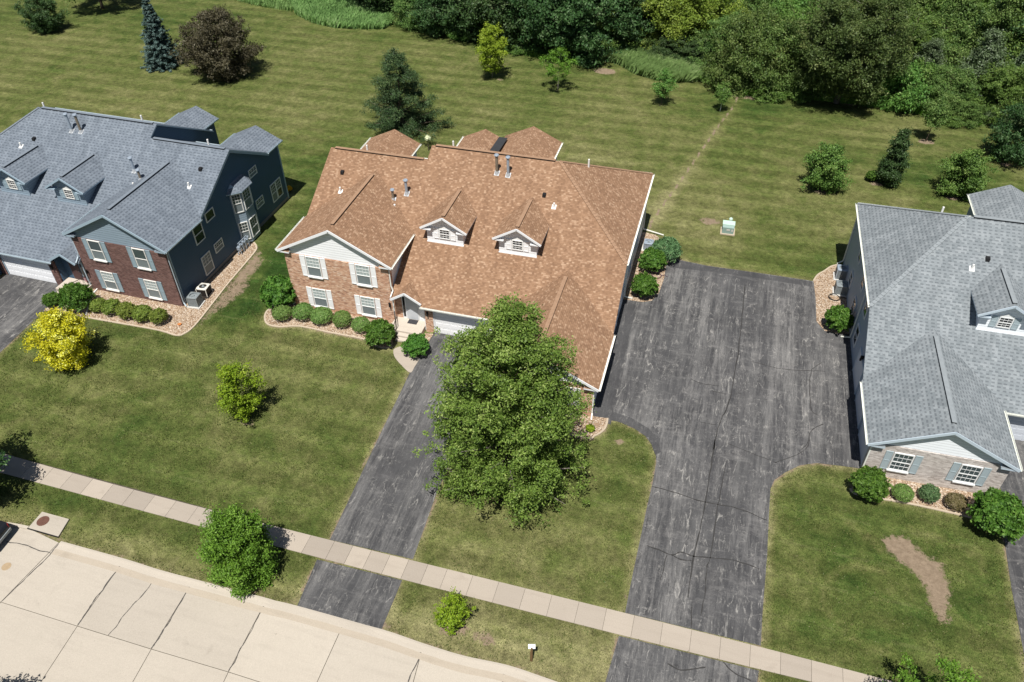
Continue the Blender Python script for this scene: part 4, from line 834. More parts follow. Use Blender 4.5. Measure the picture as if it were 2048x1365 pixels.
LM = dict(
 ygold=leafmat('yellow_green_leaves', (0.145, 0.190, 0.012), (0.230, 0.280, 0.020), .3, (0.306, 0.350, 0.050)),
 turf=leafmat('turf_blades', (.045, .085, .016), (.095, .115, .032), .25, (.22, .20, .09)),
 big=leafmat('pear_leaves', (0.065, 0.112, 0.018), (0.151, 0.218, 0.038), .30, (0.269, 0.325, 0.095)),
 yellow=leafmat('golden_leaves', (0.399, 0.402, 0.010), (0.627, 0.659, 0.030), .3, (0.817, 0.886, 0.280)),
 lime=leafmat('lime_leaves', (.12, .20, .010), (.20, .29, .018), .3, (.28, .35, .035)),
 bright=leafmat('bright_green_leaves', (.060, .145, .014), (.115, .245, .026), .3, (.175, .315, .05)),
 mid=leafmat('green_leaves', (0.060, 0.130, 0.026), (0.116, 0.208, 0.041), .28, (0.187, 0.272, 0.072)),
 dark=leafmat('dark_green_leaves', (0.022, 0.054, 0.017), (0.049, 0.100, 0.028), .22, (0.103, 0.151, 0.065)),
 olive=leafmat('olive_leaves', (0.059, 0.119, 0.027), (0.122, 0.193, 0.047), .28, (0.205, 0.271, 0.087)),
 willow=leafmat('willow_leaves', (0.110, 0.171, 0.022), (0.182, 0.248, 0.035), .3, (0.259, 0.314, 0.066)),
 silver=leafmat('silvery_leaves', (0.057, 0.097, 0.040), (0.106, 0.150, 0.070), .22, (0.264, 0.317, 0.229)),
 maple=leafmat('maple_leaves', (0.040, 0.074, 0.018), (0.085, 0.125, 0.034), .24, (0.157, 0.196, 0.065)),
 plum=leafmat('plum_leaves', (0.042, 0.040, 0.022), (0.097, 0.090, 0.046), .22, (0.185, 0.178, 0.115)),
 spruce=leafmat('spruce_needles', (0.024, 0.046, 0.018), (0.051, 0.086, 0.029), .08, (0.094, 0.132, 0.046)),
 bspruce=leafmat('blue_spruce_needles', (0.024, 0.048, 0.042), (0.053, 0.092, 0.082), .08, (0.099, 0.152, 0.139)),
 shrub=leafmat('shrub_leaves', (0.032, 0.092, 0.012), (0.070, 0.163, 0.021), .26, (0.132, 0.238, 0.044)),
 juniper=leafmat('clipped_juniper', (.085, .155, .035), (.135, .215, .05), .15, (.19, .27, .085)),
 boxw=leafmat('clipped_yellow_green', (.085, .125, .018), (.14, .185, .028), .15, (.20, .235, .05)),
 bluej=leafmat('blue_juniper', (0.045, 0.099, 0.038), (0.088, 0.166, 0.065), .12, (0.162, 0.249, 0.111)),
 brownsh=leafmat('brown_clipped_shrub', (0.070, 0.062, 0.022), (0.131, 0.105, 0.049), .15, (0.185, 0.146, 0.092)),
 reed=leafmat('tall_grass_blades', (.16, .28, .09), (.25, .40, .14), .3, (.36, .48, .22)),
 reed2=leafmat('pale_reed_blades', (.15, .205, .10), (.25, .31, .165), .3, (.42, .43, .28)),
 flowers=leafmat('flower_petals', (0.750, 0.450, 0.000), (0.850, 0.550, 0.010), .2), cream=leafmat('cream_blooms', (0.550, 0.600, 0.350), (0.750, 0.780, 0.600), .2))
BARK = plain('tree_bark', (.105, .082, .062), .95, .1, var=.4, scale=3); BARKG = plain('grey_bark', (.19, .17, .15), .95, .1, var=.35, scale=3)
def tree(name, loc, H, z0, R, profile, nclump, rc, per, size, leaf, label, cat='tree', group=None, r0=.16, seed=1, multi=1, nb=14, bark=None, rz=0.0, **kw):
    rng = np.random.default_rng(seed); root = empty(name, (*loc, 0), rz); nclump = int(nclump*1.8); rc *= .72; per = int(per*.56)
    V, Q, T, C = clump_crown(rng, H, z0, R, profile, nclump, rc, per, size, **kw)
    npmesh('crown', V, Q, LM[leaf], T, root)
    b = MB(); trunk_mesh(b, rng, H, z0, r0, C, nb, multi); b.build('trunk', bark or BARK, root, smooth=True)
    tag(root, label, cat, group); return root
def conifer(name, loc, H, R, leaf, label, seed=1, levels=26, needle=.16, droop=.25, gaps=0.0, per=70, group=None, extra=(), pw=.82, rag=0.0):
    rng = np.random.default_rng(seed); root = empty(name, (*loc, 0)); Ps, Ds, Ts = [], [], []; b = MB()
    b.tube([(0, 0, -.05), (0, 0, H*.3), (.05, .02, H*.7), (0, 0, H*.98)], [R*.07+.06, R*.05+.04, .05, .01], 8)
    for L in range(levels):
        t = (L+.5*rng.random())/levels; z = .25+(H-.3)*t; rad = R*(1-t)**pw+.10; nb = int(6+9*(1-t))
        for k in range(nb):
            if rng.random() < gaps: continue
            a = 2*math.pi*(k+rng.random()*.8)/nb+L*1.3; ln = rad*(.72-rag+(.42+1.3*rag)*rng.random()); n = int(per*(.3+ln/R)); u = rng.random(n)**.65
            wdt = .10+.22*ln*(1-u)*.8+.05; side = rng.normal(size=n)*wdt*.55
            dz = -droop*ln*u*(1-.35*u)+.12*ln*u*u+rng.normal(size=n)*.05 - np.abs(side)*.25
            p = np.stack([math.cos(a)*ln*u-math.sin(a)*side, math.sin(a)*ln*u+math.cos(a)*side, z+dz], 1); Ps.append(p)
            Ds.append(np.tile([math.cos(a)*.45, math.sin(a)*.45, .9], (n, 1))); Ts.append(np.clip(.18+.65*u+rng.normal(0, .12, n), 0, 1))
            b.tube([(0, 0, z), (math.cos(a)*ln*.55, math.sin(a)*ln*.55, z-droop*ln*.4), (math.cos(a)*ln*.9, math.sin(a)*ln*.9, z-droop*ln*.6)], [.035, .02, .006], 4, cap=False)
    for (dx, dy, zb, zt, rr) in extra: # extra upright leaders with hanging foliage
        b.tube([(0, 0, zb-1.2), (dx*.8, dy*.8, zb), (dx, dy, zt)], [.07, .05, .01], 5)
        n = 900; u = rng.random(n); ang = rng.random(n)*2*math.pi; q = rr*(1.05-.8*u)*rng.random(n)**.5*(.45+1.1*np.abs(np.sin(u*9+ang*1.5)))
        Ps.append(np.stack([dx*(.8+.2*u)+np.cos(ang)*q, dy*(.8+.2*u)+np.sin(ang)*q, zb+(zt-zb)*u-q*.4], 1)); Ds.append(np.stack([np.cos(ang), np.sin(ang), np.full(n, .7)], 1)); Ts.append(np.clip(rng.normal(.45, .2, n), 0, 1))
    V, Q, T = leaves(np.concatenate(Ps), np.concatenate(Ds), needle, .32, np.concatenate(Ts), rng, .45)
    npmesh('crown', V, Q, LM[leaf], T, root); b.build('trunk', BARK, root, smooth=True); tag(root, label, 'tree', group); return root
dome = lambda t: max(.12, math.sin(math.pi*min(1, .14+.86*t))**.6)
pyr = lambda t: max(.08, (1-t)**.62*min(1, .55+2.2*t))
oval = lambda t: max(.1, math.sin(math.pi*(.10+.86*t))**.75)
bigp = lambda t: max(.12, min(1, .97+.6*t)*(1-t**2.5)**.6)

# the big pear tree in front of the tan house
limb_tree('leafy_tree', (21.35, -11.7), 13.0, 1.0, 3.95, bigp, 150, 24, 44, .078, 'big', 'large pyramidal leafy green tree covering the white garage door of the tan-roofed house', r0=.24, seed=8, bark=BARKG, tr=.18, spread=.15, rag=.40, shape=.95)
# yard trees
limb_tree('golden_tree', (-12.44,-9.89), 4.5, .5, 1.7, dome, 44, 15, 40, .075, 'yellow', 'bright golden-yellow leaved small tree in the lawn before the slate-blue house', r0=.09, seed=5, tr=.15, spread=.15, rag=.45)
limb_tree('young_tree', (2.67,-11.56), 4.6, .4, 1.35, oval, 30, 11, 34, .075, 'lime', 'small loose lime-green tree alone on the lawn beside the long driveway', r0=.06, seed=6, tr=.14, spread=.13, rag=.6)
limb_tree('street_tree', (8.89,-22.45), 4.9, .3, 1.5, lambda t: max(.2, math.sin(math.pi*min(1, .25+.70*t))**.6), 60, 20, 44, .07, 'bright', 'dense bright green tree overhanging the sidewalk between walk and street', r0=.1, seed=7, tr=.16, spread=.15, rag=.35)
limb_tree('young_tree', (21.28,-22.38), 2.3, .2, .85, oval, 26, 8, 22, .06, 'lime', 'knee-high yellow-green sapling on the grass verge beside the short driveway apron', r0=.04, seed=8, tr=.09, spread=.10, rag=.6)
limb_tree('young_tree', (44.21,-21.48), 5.6, .8, 1.9, oval, 16, 9, 34, .075, 'bright', 'airy bright green young tree on the verge below the bare soil strip', r0=.06, seed=9, tr=.14, spread=.10, rag=.7)
tree('street_tree', (-10.06,-22.57), 6.6, 1.6, 2.8, dome, 150, 0.63, 237, 0.099, 'dark', 'dark green tree spreading over the sidewalk past the manhole inlet', r0=.16, seed=10, inner=.3)
tree('street_tree', (1.48,-34.30), 5.2, .8, 1.7, dome, 60, .5, 160, .10, 'dark', 'tree top poking up from the near side of the street', r0=.09, seed=11)
# back yard
limb_tree('round_tree', (-60.95,46.64), 4.8, 0.8, 2.4, dome, 46, 14, 40, .09, 'dark', 'round dark green tree in the mown backyard before the slate-blue house', r0=.08, seed=94, tr=.18, spread=.14, rag=.45)
tree('shade_tree', (-59.61,56.33), 9.5, 1.7, 4.6, dome, 150, 0.81, 250, 0.132, 'mid', 'tall shade tree casting a wide dark shadow next to the blue spruce', r0=.22, seed=13)
limb_tree('plum_tree', (-29.23,39.20), 7.8, 1.0, 4.0, dome, 60, 20, 44, .105, 'plum', 'purple-brown leaved tree standing right beside the blue spruce', r0=.17, seed=14, tr=.24, spread=.14, rag=.45)
conifer('blue_spruce', (-38.25,40.08), 8.8, 2.45, 'bspruce', 'bluish conical spruce tree in the mown backyard', 15, 26, .15, .3, per=85)
limb_tree('old_spruce', (-2.61,30.90), 8.7, .2, 4.1, lambda t: max(.12, (1-t)**.62*min(1, .8+1.5*t)), 70, 20, 46, .10, 'spruce', 'ragged dark green spruce behind the rear gable of the tan-roofed house', r0=.18, seed=33, tr=.21, spread=.10, rag=.9, droop=.35, aspect=.3, shape=1.25)
limb_tree('young_tree', (2.71,46.64), 6.3, 1.5, 1.7, oval, 40, 12, 36, .085, 'ygold', 'slender yellow-green young tree near the dark woodland edge', r0=.055, seed=18, bark=BARKG, tr=.16, spread=.13, rag=.4)
tree('sapling', (11.17,45.25), 5.0, 1.5, 1.75, lambda t: max(.15, math.sin(math.pi*(.15+.8*t))), 42, 0.45, 150, 0.086, 'bright', 'open layered bright green sapling at the lawn edge left of the tan dirt spot', r0=.05, seed=19, inner=.1, vert=.45, bark=BARKG)
tree('sapling', (23.43,44.35), 4.0, 1.0, 1.15, oval, 37, 0.38, 137, 0.086, 'mid', 'small green sapling just in front of the tall green reeds', r0=.045, seed=20, inner=.1, vert=.5)
tree('sapling', (30.01,44.33), 3.2, 1.0, .75, oval, 25, 0.31, 112, 0.079, 'mid', 'thin sapling with white trunk wrap beside the worn path', r0=.05, seed=21, inner=.1, bark=plain('white_trunk_wrap', (.55, .53, .5), .8, .2))
limb_tree('young_tree', (40.66,29.74), 4.6, 0.5, 1.85, dome, 38, 14, 40, .09, 'mid', 'round fresh green young tree behind the shared driveway', r0=.08, seed=84, tr=.18, spread=.14, rag=.45)
limb_tree('young_tree', (46.82,32.14), 5.5, 0.4, 1.2, lambda t: max(.12, (1-t)**.45*min(1, .6+2*t)), 40, 14, 40, .09, 'dark', 'narrow upright dark green young tree with a small bush at its foot', r0=.08, seed=95, tr=.18, spread=.14, rag=.45)
tree('sapling', (51.33,42.59), 4.7, 1.6, 1.05, oval, 37, 0.38, 175, 0.086, 'olive', 'slender sapling in a round soil patch before the dense thicket', r0=.05, seed=24, inner=.2)
limb_tree('young_tree', (53.00,31.66), 4.6, 0.5, 1.9, dome, 40, 14, 40, .09, 'mid', 'feathery green young tree next to the rear roof of the pale grey-brick house', r0=.08, seed=86, tr=.18, spread=.14, rag=.45)
limb_tree('young_tree', (58.86,40.11), 6.2, 0.8, 2.5, dome, 50, 14, 40, .09, 'dark', 'dark green tree beyond the rear roof of the pale grey-brick house', r0=.08, seed=112, tr=.18, spread=.14, rag=.45)
limb_tree('shade_tree', (42.52,49.71), 12.6, 2.9, 5.0, lambda t: max(.15, math.sin(math.pi*min(1, .22+.70*t))**.6), 96, 30, 46, .115, 'maple', 'big spreading maple with visible trunk and deep shadow at the woodland edge', r0=.28, seed=27, bark=BARKG, tr=.27, spread=.15, rag=.4)

# ------------------------------------------------------------------ woodland beyond the lawn: prototypes, then copies
PROTO = {}
def proto(key, *a, **k): PROTO[key] = (a, k)
W_LAB = dict(dark='dense dark green tree in the shaded woodland', willow='yellow-green willow in the woodland beside the tall reeds', olive='fine-leaved olive-green thicket tree in the woodland', mid='mid-green broadleaf tree in the right-hand woodland', silver='silvery-leaved poplar in the woodland', cedar='dark olive columnar cedar in the woodland', shrub='fresh green leafy shrub along the woodland edge', grey='grey-green willow shrub along the woodland edge')
W_NAME = dict(dark='woodland_tree', willow='willow_tree', olive='thicket_tree', mid='woodland_tree', silver='poplar_tree', cedar='cedar_tree', shrub='edge_shrub', grey='edge_shrub')
def wood(kind, loc, sc, rz, sz=1.0):
    if kind not in PROTO:
        taper = lambda t: max(.13, (1-t)**.55*min(1, .65+2*t)); wide = lambda t: max(.2, math.sin(math.pi*min(1, .24+.68*t))**.55)
        H, z0, R, pf, nl, nt, per, sz_, lf, dr = dict(dark=(10.5, .7, 4.6, wide, 66, 24, 36, .15, 'dark', 0), willow=(8.5, .4, 4.4, wide, 70, 24, 36, .13, 'willow', .3), olive=(7.5, .2, 3.6, wide, 66, 20, 38, .105, 'olive', 0), mid=(9.0, .5, 3.9, wide, 66, 22, 36, .13, 'mid', 0),
                 silver=(8.5, .3, 2.7, taper, 60, 18, 36, .11, 'silver', 0), cedar=(8.0, .1, 2.3, taper, 64, 16, 40, .10, 'olive', 0), shrub=(2.6, .05, 2.0, wide, 36, 14, 30, .10, 'mid', 0), grey=(3.4, .05, 2.4, wide, 40, 14, 32, .10, 'silver', 0))[kind]
        o = limb_tree(W_NAME[kind], loc, H, z0, R, pf, nl, nt, per, sz_, lf, W_LAB[kind], r0=.2 if H > 5 else .05, seed=100+len(PROTO), cat='shrub' if kind in ('shrub', 'grey') else 'tree', tr=.26 if H > 5 else .17, spread=.15, rag=.4, droop=dr)
        o['group'] = W_NAME[kind].replace('_', ' ')+'s of the woodland, '+lf; PROTO[kind] = o
    else:
        o = copy_tree(PROTO[kind]); o.location = (*loc, 0)
    o.rotation_euler = (0, 0, rz); o.scale = (sc, sc, sc*sz); return o
WL = [('dark', (-18.89,66.14), .95, 1.0), ('dark', (-23.27,69.05), .8, .9), ('grey', (-8.72,60.09), 1.1, 1.3), ('olive', (-12.17,61.18), .8, .8), ('dark', (-7.39,60.43), .85, .95), ('dark', (-2.88,60.81), 1.05, 1.1), ('dark', (3.22,58.99), 1.1, 1.1), ('dark', (7.23,57.85), 1.15, 1.2), ('dark', (11.42,56.83), 1.1, 1.0), ('mid', (14.08,58.20), .75, .8), ('dark', (15.59,60.70), .95, .9), ('olive', (17.96,60.24), .7, .7),
 ('willow', (21.57,62.22), 1.05, 1.0), ('willow', (25.86,61.21), 1.0, 1.0), ('willow', (17.98,68.82), 1.1, 1.1), ('dark', (23.18,56.98), .5, .6), ('dark', (26.61,56.72), .5, .6), ('olive', (31.74,51.87), 1.05, 1.05), ('olive', (34.33,51.95), .95, 1.1), ('olive', (29.68,56.23), .9, .9), ('mid', (36.21,56.34), .9, 1.0),
 ('mid', (38.50,63.41), 1.05, 1.0), ('olive', (34.72,65.93), 1.1, 1.0), ('dark', (39.69,52.76), .6, .6), ('shrub', (38.59,50.20), .8, .8), ('shrub', (35.27,49.34), .9, .7), ('shrub', (46.51,51.01), .9, .8), ('shrub', (48.89,50.68), 1.3, 1.3), ('shrub', (51.14,52.21), 1.2, 1.4), ('mid', (50.15,59.92), .85, .9), ('cedar', (48.62,62.69), 1.1, 1.0), ('silver', (51.91,55.91), .75, .95),
 ('olive', (53.59,50.58), .75, .8), ('olive', (53.04,60.67), .95, 1.0), ('cedar', (54.95,62.72), 1.2, 1.1), ('silver', (56.65,52.29), 1.0, 1.05), ('olive', (55.64,48.54), .55, .6), ('mid', (57.03,68.15), 1.1, 1.0), ('cedar', (59.16,60.72), 1.2, 1.1), ('mid', (58.91,50.28), .7, .9), ('silver', (61.81,54.03), 1.0, 1.0), ('mid', (63.86,61.18), 1.1, 1.0), ('dark', (61.69,62.89), .9, 1.0), ('cedar', (46.05,70.62), 1.2, 1.1), ('mid', (43.58,71.85), 1.1, 1.0), ('olive', (50.75,75.57), 1.2, 1.1), ('mid', (54.72,77.54), 1.2, 1.1), ('cedar', (59.14,77.69), 1.3, 1.1), ('olive', (63.33,76.87), 1.2, 1.1), ('silver', (67.17,79.73), 1.2, 1.0),
 ('dark', (-2.42,70.29), 1.2, 1.1), ('dark', (3.65,69.68), 1.25, 1.2), ('dark', (-9.02,71.94), 1.2, 1.1), ('dark', (9.14,71.07), 1.2, 1.1), ('dark', (12.88,74.14), 1.1, 1.1), ('mid', (-16.25,72.42), 1.0, 1.0), ('willow', (23.26,76.75), 1.1, 1.1), ('olive', (29.32,70.13), 1.1, 1.0), ('olive', (38.39,80.56), 1.1, .9), ('mid', (45.48,89.05), 1.2, 1.0), ('mid', (52.78,93.23), 1.2, 1.0), ('cedar', (58.26,92.25), 1.3, 1.0), ('mid', (66.04,94.19), 1.3, 1.0),
 ('grey', (29.50,54.61), .8, .9), ('shrub', (0.07,55.67), .6, .6), ('shrub', (3.18,55.41), .7, .6), ('shrub', (-4.93,58.39), .9, .8), ('grey', (14.76,56.32), .6, .6), ('shrub', (28.75,52.89), .9, 1.), ('shrub', (54.50,47.50), .6, .6), ('shrub', (17.91,58.49), .8, .8)]
rw = random.Random(4)
# what each woodland plant stands beside, so that its label finds it
MARKS = [((-14, 60), 'the pale tall-grass bed'), ((-7, 56), 'the small tall-grass clump'), ((2.7, 47), 'the slender yellow-green young tree'), ((11.2, 45.5), 'the layered bright green sapling'), ((14.5, 53), 'the tan dirt spot'), ((20, 51), 'the upper end of the leaning reeds'), ((27, 49), 'the lower end of the leaning reeds'), ((31.5, 49), 'the worn path end'), ((36, 50), 'the weeds beside the worn path'), ((42.4, 50), 'the big spreading maple'), ((47.5, 48), 'the maple shadow'), ((51.3, 45), 'the sapling in the round soil patch'), ((56, 48), 'the pale silvery reeds'), ((62, 48), 'the thicket past the silvery reeds')]
seen = {}
for kd, lc, sc, sz in WL:
    o = wood(kd, lc, sc*(.95+.1*rw.random()), rw.random()*6.28, sz)
    mk = min(MARKS, key=lambda q: abs(q[0][0]-lc[0]+.25*(lc[1]-q[0][1]))); dd = lc[1]-mk[0][1]
    rel = 'right behind' if dd < 9 else ('well behind' if dd < 24 else 'deep in the wood behind')
    base = W_LAB[kd].split(' in the')[0].split(' along')[0]
    base = base.replace('dark olive columnar', 'columnar'); tall = ('tall ' if sc*sz > 1.15 else 'low ' if sc*sz < .75 else '')
    o['label'] = tall+base+' '+rel+' '+mk[1]

# ------------------------------------------------------------------ tall grass (stuff)
def blades(name, poly, n, h, leaf, seed, lean=(.25, -.1), wd=.035):
    rng = np.random.default_rng(seed); xs_ = [p[0] for p in poly]; ys_ = [p[1] for p in poly]; P = np.zeros((0, 2))
    while len(P) < n:
        q = np.stack([rng.uniform(min(xs_), max(xs_), n), rng.uniform(min(ys_), max(ys_), n)], 1); P = np.concatenate([P, q[inside_np(q[:, 0], q[:, 1], poly)]])
    P = P[:n]; patch = np.array([noise.noise((x*.25, y*.25, 2)) for x, y in P]); hh = h*(.65+.5*rng.random(n))*(1+.35*patch); a = rng.random(n)*math.pi*2; wv = np.stack([np.cos(a), np.sin(a)], 1)*wd*(.7+.6*rng.random((n, 1)))
    ln = np.array(lean)*h + rng.normal(size=(n, 2))*.22*h; z = np.zeros((n, 1))
    A = np.concatenate([P-wv, z], 1); B = np.concatenate([P+wv, z], 1); m1 = P+ln*.35; C = np.concatenate([m1+wv*.9, (hh*.7)[:, None]], 1); D = np.concatenate([P+ln, hh[:, None]], 1)
    V = np.stack([A, B, C, D], 1).reshape(-1, 3); Q = np.arange(4*n).reshape(n, 4)
    o = npmesh(name, V, Q, LM[leaf], np.repeat(np.clip(.5+patch*.6+rng.normal(0, .18, n), 0, 1), 4)); tag(o, kind='stuff'); return o
REED1 = [(-38.41,72.93), (-33.66,64.63), (-30.88,60.97), (-27.06,58.42), (-23.24,57.39), (-18.89,57.90), (-16.56,58.69), (-15.88,60.64), (-20.06,68.05), (-24.36,76.43)]
REED2 = [(-11.77,60.10), (-9.12,59.22), (-5.99,59.25), (-6.36,62.06), (-9.46,64.29), (-11.84,62.67)]
REED3 = [(14.60,55.44), (16.67,54.49), (19.12,52.10), (21.77,50.94), (24.52,50.90), (27.36,51.93), (28.26,53.07), (27.74,56.36), (23.69,57.94), (18.30,59.28), (16.51,59.52)]
REED4 = [(57.24,48.46), (58.53,47.80), (61.18,47.52), (62.97,51.97), (59.38,51.69)]
REED0 = [(-46.03,71.03), (-42.49,64.23), (-37.53,62.76), (-31.79,61.81), (-33.97,66.82), (-37.26,73.22)]
o = tag(blades('tall_grass', REED1, 24000, 1.0, 'reed', 41), 'pale green bed of tall grass at the far lawn edge', 'grass'); o = tag(blades('tall_grass', REED2, 6000, 1.0, 'reed', 42), 'small pale green tall grass clump among woodland shrubs', 'grass')
tag(blades('reeds', REED3, 9000, 1.35, 'reed', 43, (.45, -.25)), 'bed of leaning green reeds before the dark woodland', 'grass'); tag(blades('reeds', REED4, 4500, 1.5, 'reed2', 44), 'pale silvery reeds at the edge of the thicket', 'grass'); tag(blades('meadow_grass', REED0, 5000, .7, 'reed', 45), 'rough meadow grass at the far lawn corner', 'grass')
EDGE = [(-1.50,55.27), (1.93,55.10), (6.86,53.96), (11.42,53.80), (14.57,55.60), (14.20,57.54), (10.94,56.02), (6.30,56.21), (1.36,57.07), (-2.12,57.26)]; EDGE2 = [(28.61,50.47), (31.91,49.04), (36.38,49.63), (40.78,49.94), (46.17,49.71), (50.85,49.08), (54.31,47.94), (56.99,47.40), (57.32,49.74), (54.56,50.05), (51.05,51.24), (46.29,51.92), (40.81,52.18), (36.33,51.60), (31.80,51.01), (28.78,52.59)]
tag(blades('undergrowth', EDGE, 5000, .6, 'mid', 46, wd=.06), 'low dark undergrowth along the shaded woodland edge', 'undergrowth'); tag(blades('undergrowth', EDGE2, 11000, .75, 'bright', 47, wd=.06), 'bright green weeds along the right-hand woodland edge', 'undergrowth')
MEAD = [(20, 62), (80, 62), (100, 130), (-30, 130), (-20, 75)]
tag(blades('meadow', MEAD, 30000, 1.1, 'reed2', 48, wd=.09), 'pale wild meadow behind the woodland', 'meadow')

# ------------------------------------------------------------------ shrubs: one mesh each, copies share it
def shrub_mesh(name, R, H, n, size, leaf, seed, lump=.10, aspect=.5, flat=.3, lumpn=3.0):
    rng = np.random.default_rng(seed); d = unit(rng.normal(size=(n, 3))); d[:, 2] = np.where(d[:, 2] < -.35, -d[:, 2], d[:, 2])
    lf = np.array([noise.noise(Vector(v)*lumpn+Vector((seed, 0, 0))) for v in d]); rr = (1+lump*lf*1.8)*(.80+.22*rng.random(n)**.6)
    P = d*rr[:, None]*np.array([R, R, H*.5])+np.array([0, 0, H*.5]); P[:, 2] = np.maximum(P[:, 2], .03)
    V, Q, T = leaves(P, d, size, aspect, np.clip(.5+lf*.5+rng.normal(0, .2, n), 0, 1), rng, flat)
    o = npmesh(name, V, Q, LM[leaf], T); return o
SH = {}; SHN = {}
def shrub(key, loc, s, label, group=None, rz=0.0, name='clipped_shrub', sz=1.0):
    P = dict(jun=(.78, 1.15, 5200, .055, 'juniper', .07, .4, .4, 3.5), box=(.78, 1.25, 5200, .06, 'boxw', .11, .5, .4, 4.5), leafy=(1.1, 2.0, 6500, .10, 'shrub', .17, .55, .5, 3.5), brn=(.72, 1.1, 4500, .055, 'brownsh', .06, .5, .35, 4.), blj=(.6, 1.1, 3600, .07, 'bluej', .14, .35, .5, 4.), blue=(1.2, 2.2, 6500, .09, 'bluej', .10, .4, .5, 4.), fern=(1.0, 1.7, 5200, .13, 'shrub', .16, .25, .6, 4.), lime=(.28, .45, 700, .06, 'lime', .1, .5, .5, 3.))[key]
    SHN[key] = SHN.get(key, 0)+1; key = (key, SHN[key] % 3)
    if key not in SH: R, H, n, sz_, lf, lu, asp, fl_, ln = P; o = shrub_mesh(name, R, H, int(n*(.75+.3*RNG.random())), sz_, lf, 60+len(SH), lu*(1+.6*RNG.random()), asp, fl_, ln); SH[key] = o
    else: o = SH[key].copy(); COL.objects.link(o); o.name = name
    o.location = (*loc, .03); o.scale = (s*(.90+.2*RNG.random()), s*(.90+.2*RNG.random()), s*sz*(.9+.2*RNG.random())); o.rotation_euler = (0, 0, rz); tag(o, label, 'shrub', group); return o
for i, q in enumerate(((0.17,-1.47), (1.73,-0.99), (3.28,-1.02), (5.00,-0.99), (6.66,-1.17))):
    shrub('jun', q, (1.0, 1.0, 1.03, 1.0, .88)[i], 'clipped round green shrub in the gravel bed before the orange-brick front', 'clipped shrubs before the orange brick', i*1.1)
for i, q in enumerate(((-14.42,-4.29), (-13.10,-4.32), (-11.72,-4.40), (-10.24,-4.39), (-8.81,-4.38))):
    shrub('box', q, (.82, .9, .98, .92, .88)[i], 'clipped round olive shrub in the gravel bed before the dark red brick front', 'clipped shrubs before the dark red brick', i*1.3)
shrub('leafy', (-0.65,-0.01), 1.15, 'large leafy shrub at the left corner of the orange-brick front', None, .5, 'leafy_shrub')
shrub('leafy', (8.73,-2.29), .9, 'large leafy shrub beside the iron stair railing', None, 1.5, 'leafy_shrub')
shrub('leafy', (11.68,-2.60), .72, 'small leafy shrub between front walk and driveway', None, 2.5, 'leafy_shrub')
shrub('leafy', (26.77,8.66), .86, 'rounded leafy shrub at the driveway end of the side gravel bed', None, 3.1, 'leafy_shrub')
shrub('leafy', (26.89,12.36), .95, 'rounded leafy shrub in the middle of the side gravel bed', None, 4.1, 'leafy_shrub')
shrub('blue', (27.81,13.94), 1.0, 'blue-green juniper shrub at the lawn corner of the side gravel bed', None, .3, 'juniper_shrub')
shrub('leafy', (41.46,8.23), .88, 'rounded leafy shrub beside the black hose near the pale house wall', None, 5.2, 'leafy_shrub')
shrub('leafy', (42.79,-7.60), .98, 'big round shrub at the shaded corner of the grey-brick front', None, 2.2, 'leafy_shrub')
shrub('leafy', (49.72,-8.30), 1.2, 'big round shrub at the far driveway corner of the grey-brick front', None, .9, 'leafy_shrub', 1.1)
shrub('jun', (44.83,-7.32), .82, 'clipped light green shrub before the grey-brick front', None, 1, 'clipped_shrub')
shrub('blj', (46.37,-6.98), 1.0, 'small spiky blue-green shrub before the grey-brick front', None, 0, 'juniper_shrub')
shrub('brn', (47.87,-7.15), .86, 'brown clipped shrub before the grey-brick front', None, 0)
shrub('fern', (-16.01,-4.51), 1.15, 'feathery green shrub beside the stoop of the slate-blue house', None, 0, 'feathery_shrub', 1.1)
shrub('fern', (-18.20,-4.77), .62, 'low green shrub between stoop and driveway of the slate-blue house', None, 2, 'feathery_shrub')
shrub('lime', (25.52,-6.80), 1.0, 'tiny lime-green plant in the gravel below the white downspout', None, 0, 'small_plant')
shrub('leafy', (45.24,32.41), .45, 'small dark bush at the foot of the narrow young tree', None, 0, 'small_bush')
# flowering plants
o = shrub_mesh('yellow_flowers', .35, .5, 420, .08, 'flowers', 77); o.location = (*(-8.56,16.19), .02); tag(o, 'yellow flowers at the rear corner of the slate-blue house', 'flowers')
r_ = empty('flowering_standard', (*(1.63,27.32), 0)); c_ = shrub_mesh('bloom_crown', .30, .6, 220, .08, 'cream', 78); c_.parent = r_; c_.location = (0, 0, 1.1); b = MB(); b.cyl(0, 0, 0, 1.3, .04, 8); b.build('stem', BARK, r_); tag(r_, 'small cream-flowered standard bush behind the tan-roofed house', 'bush')

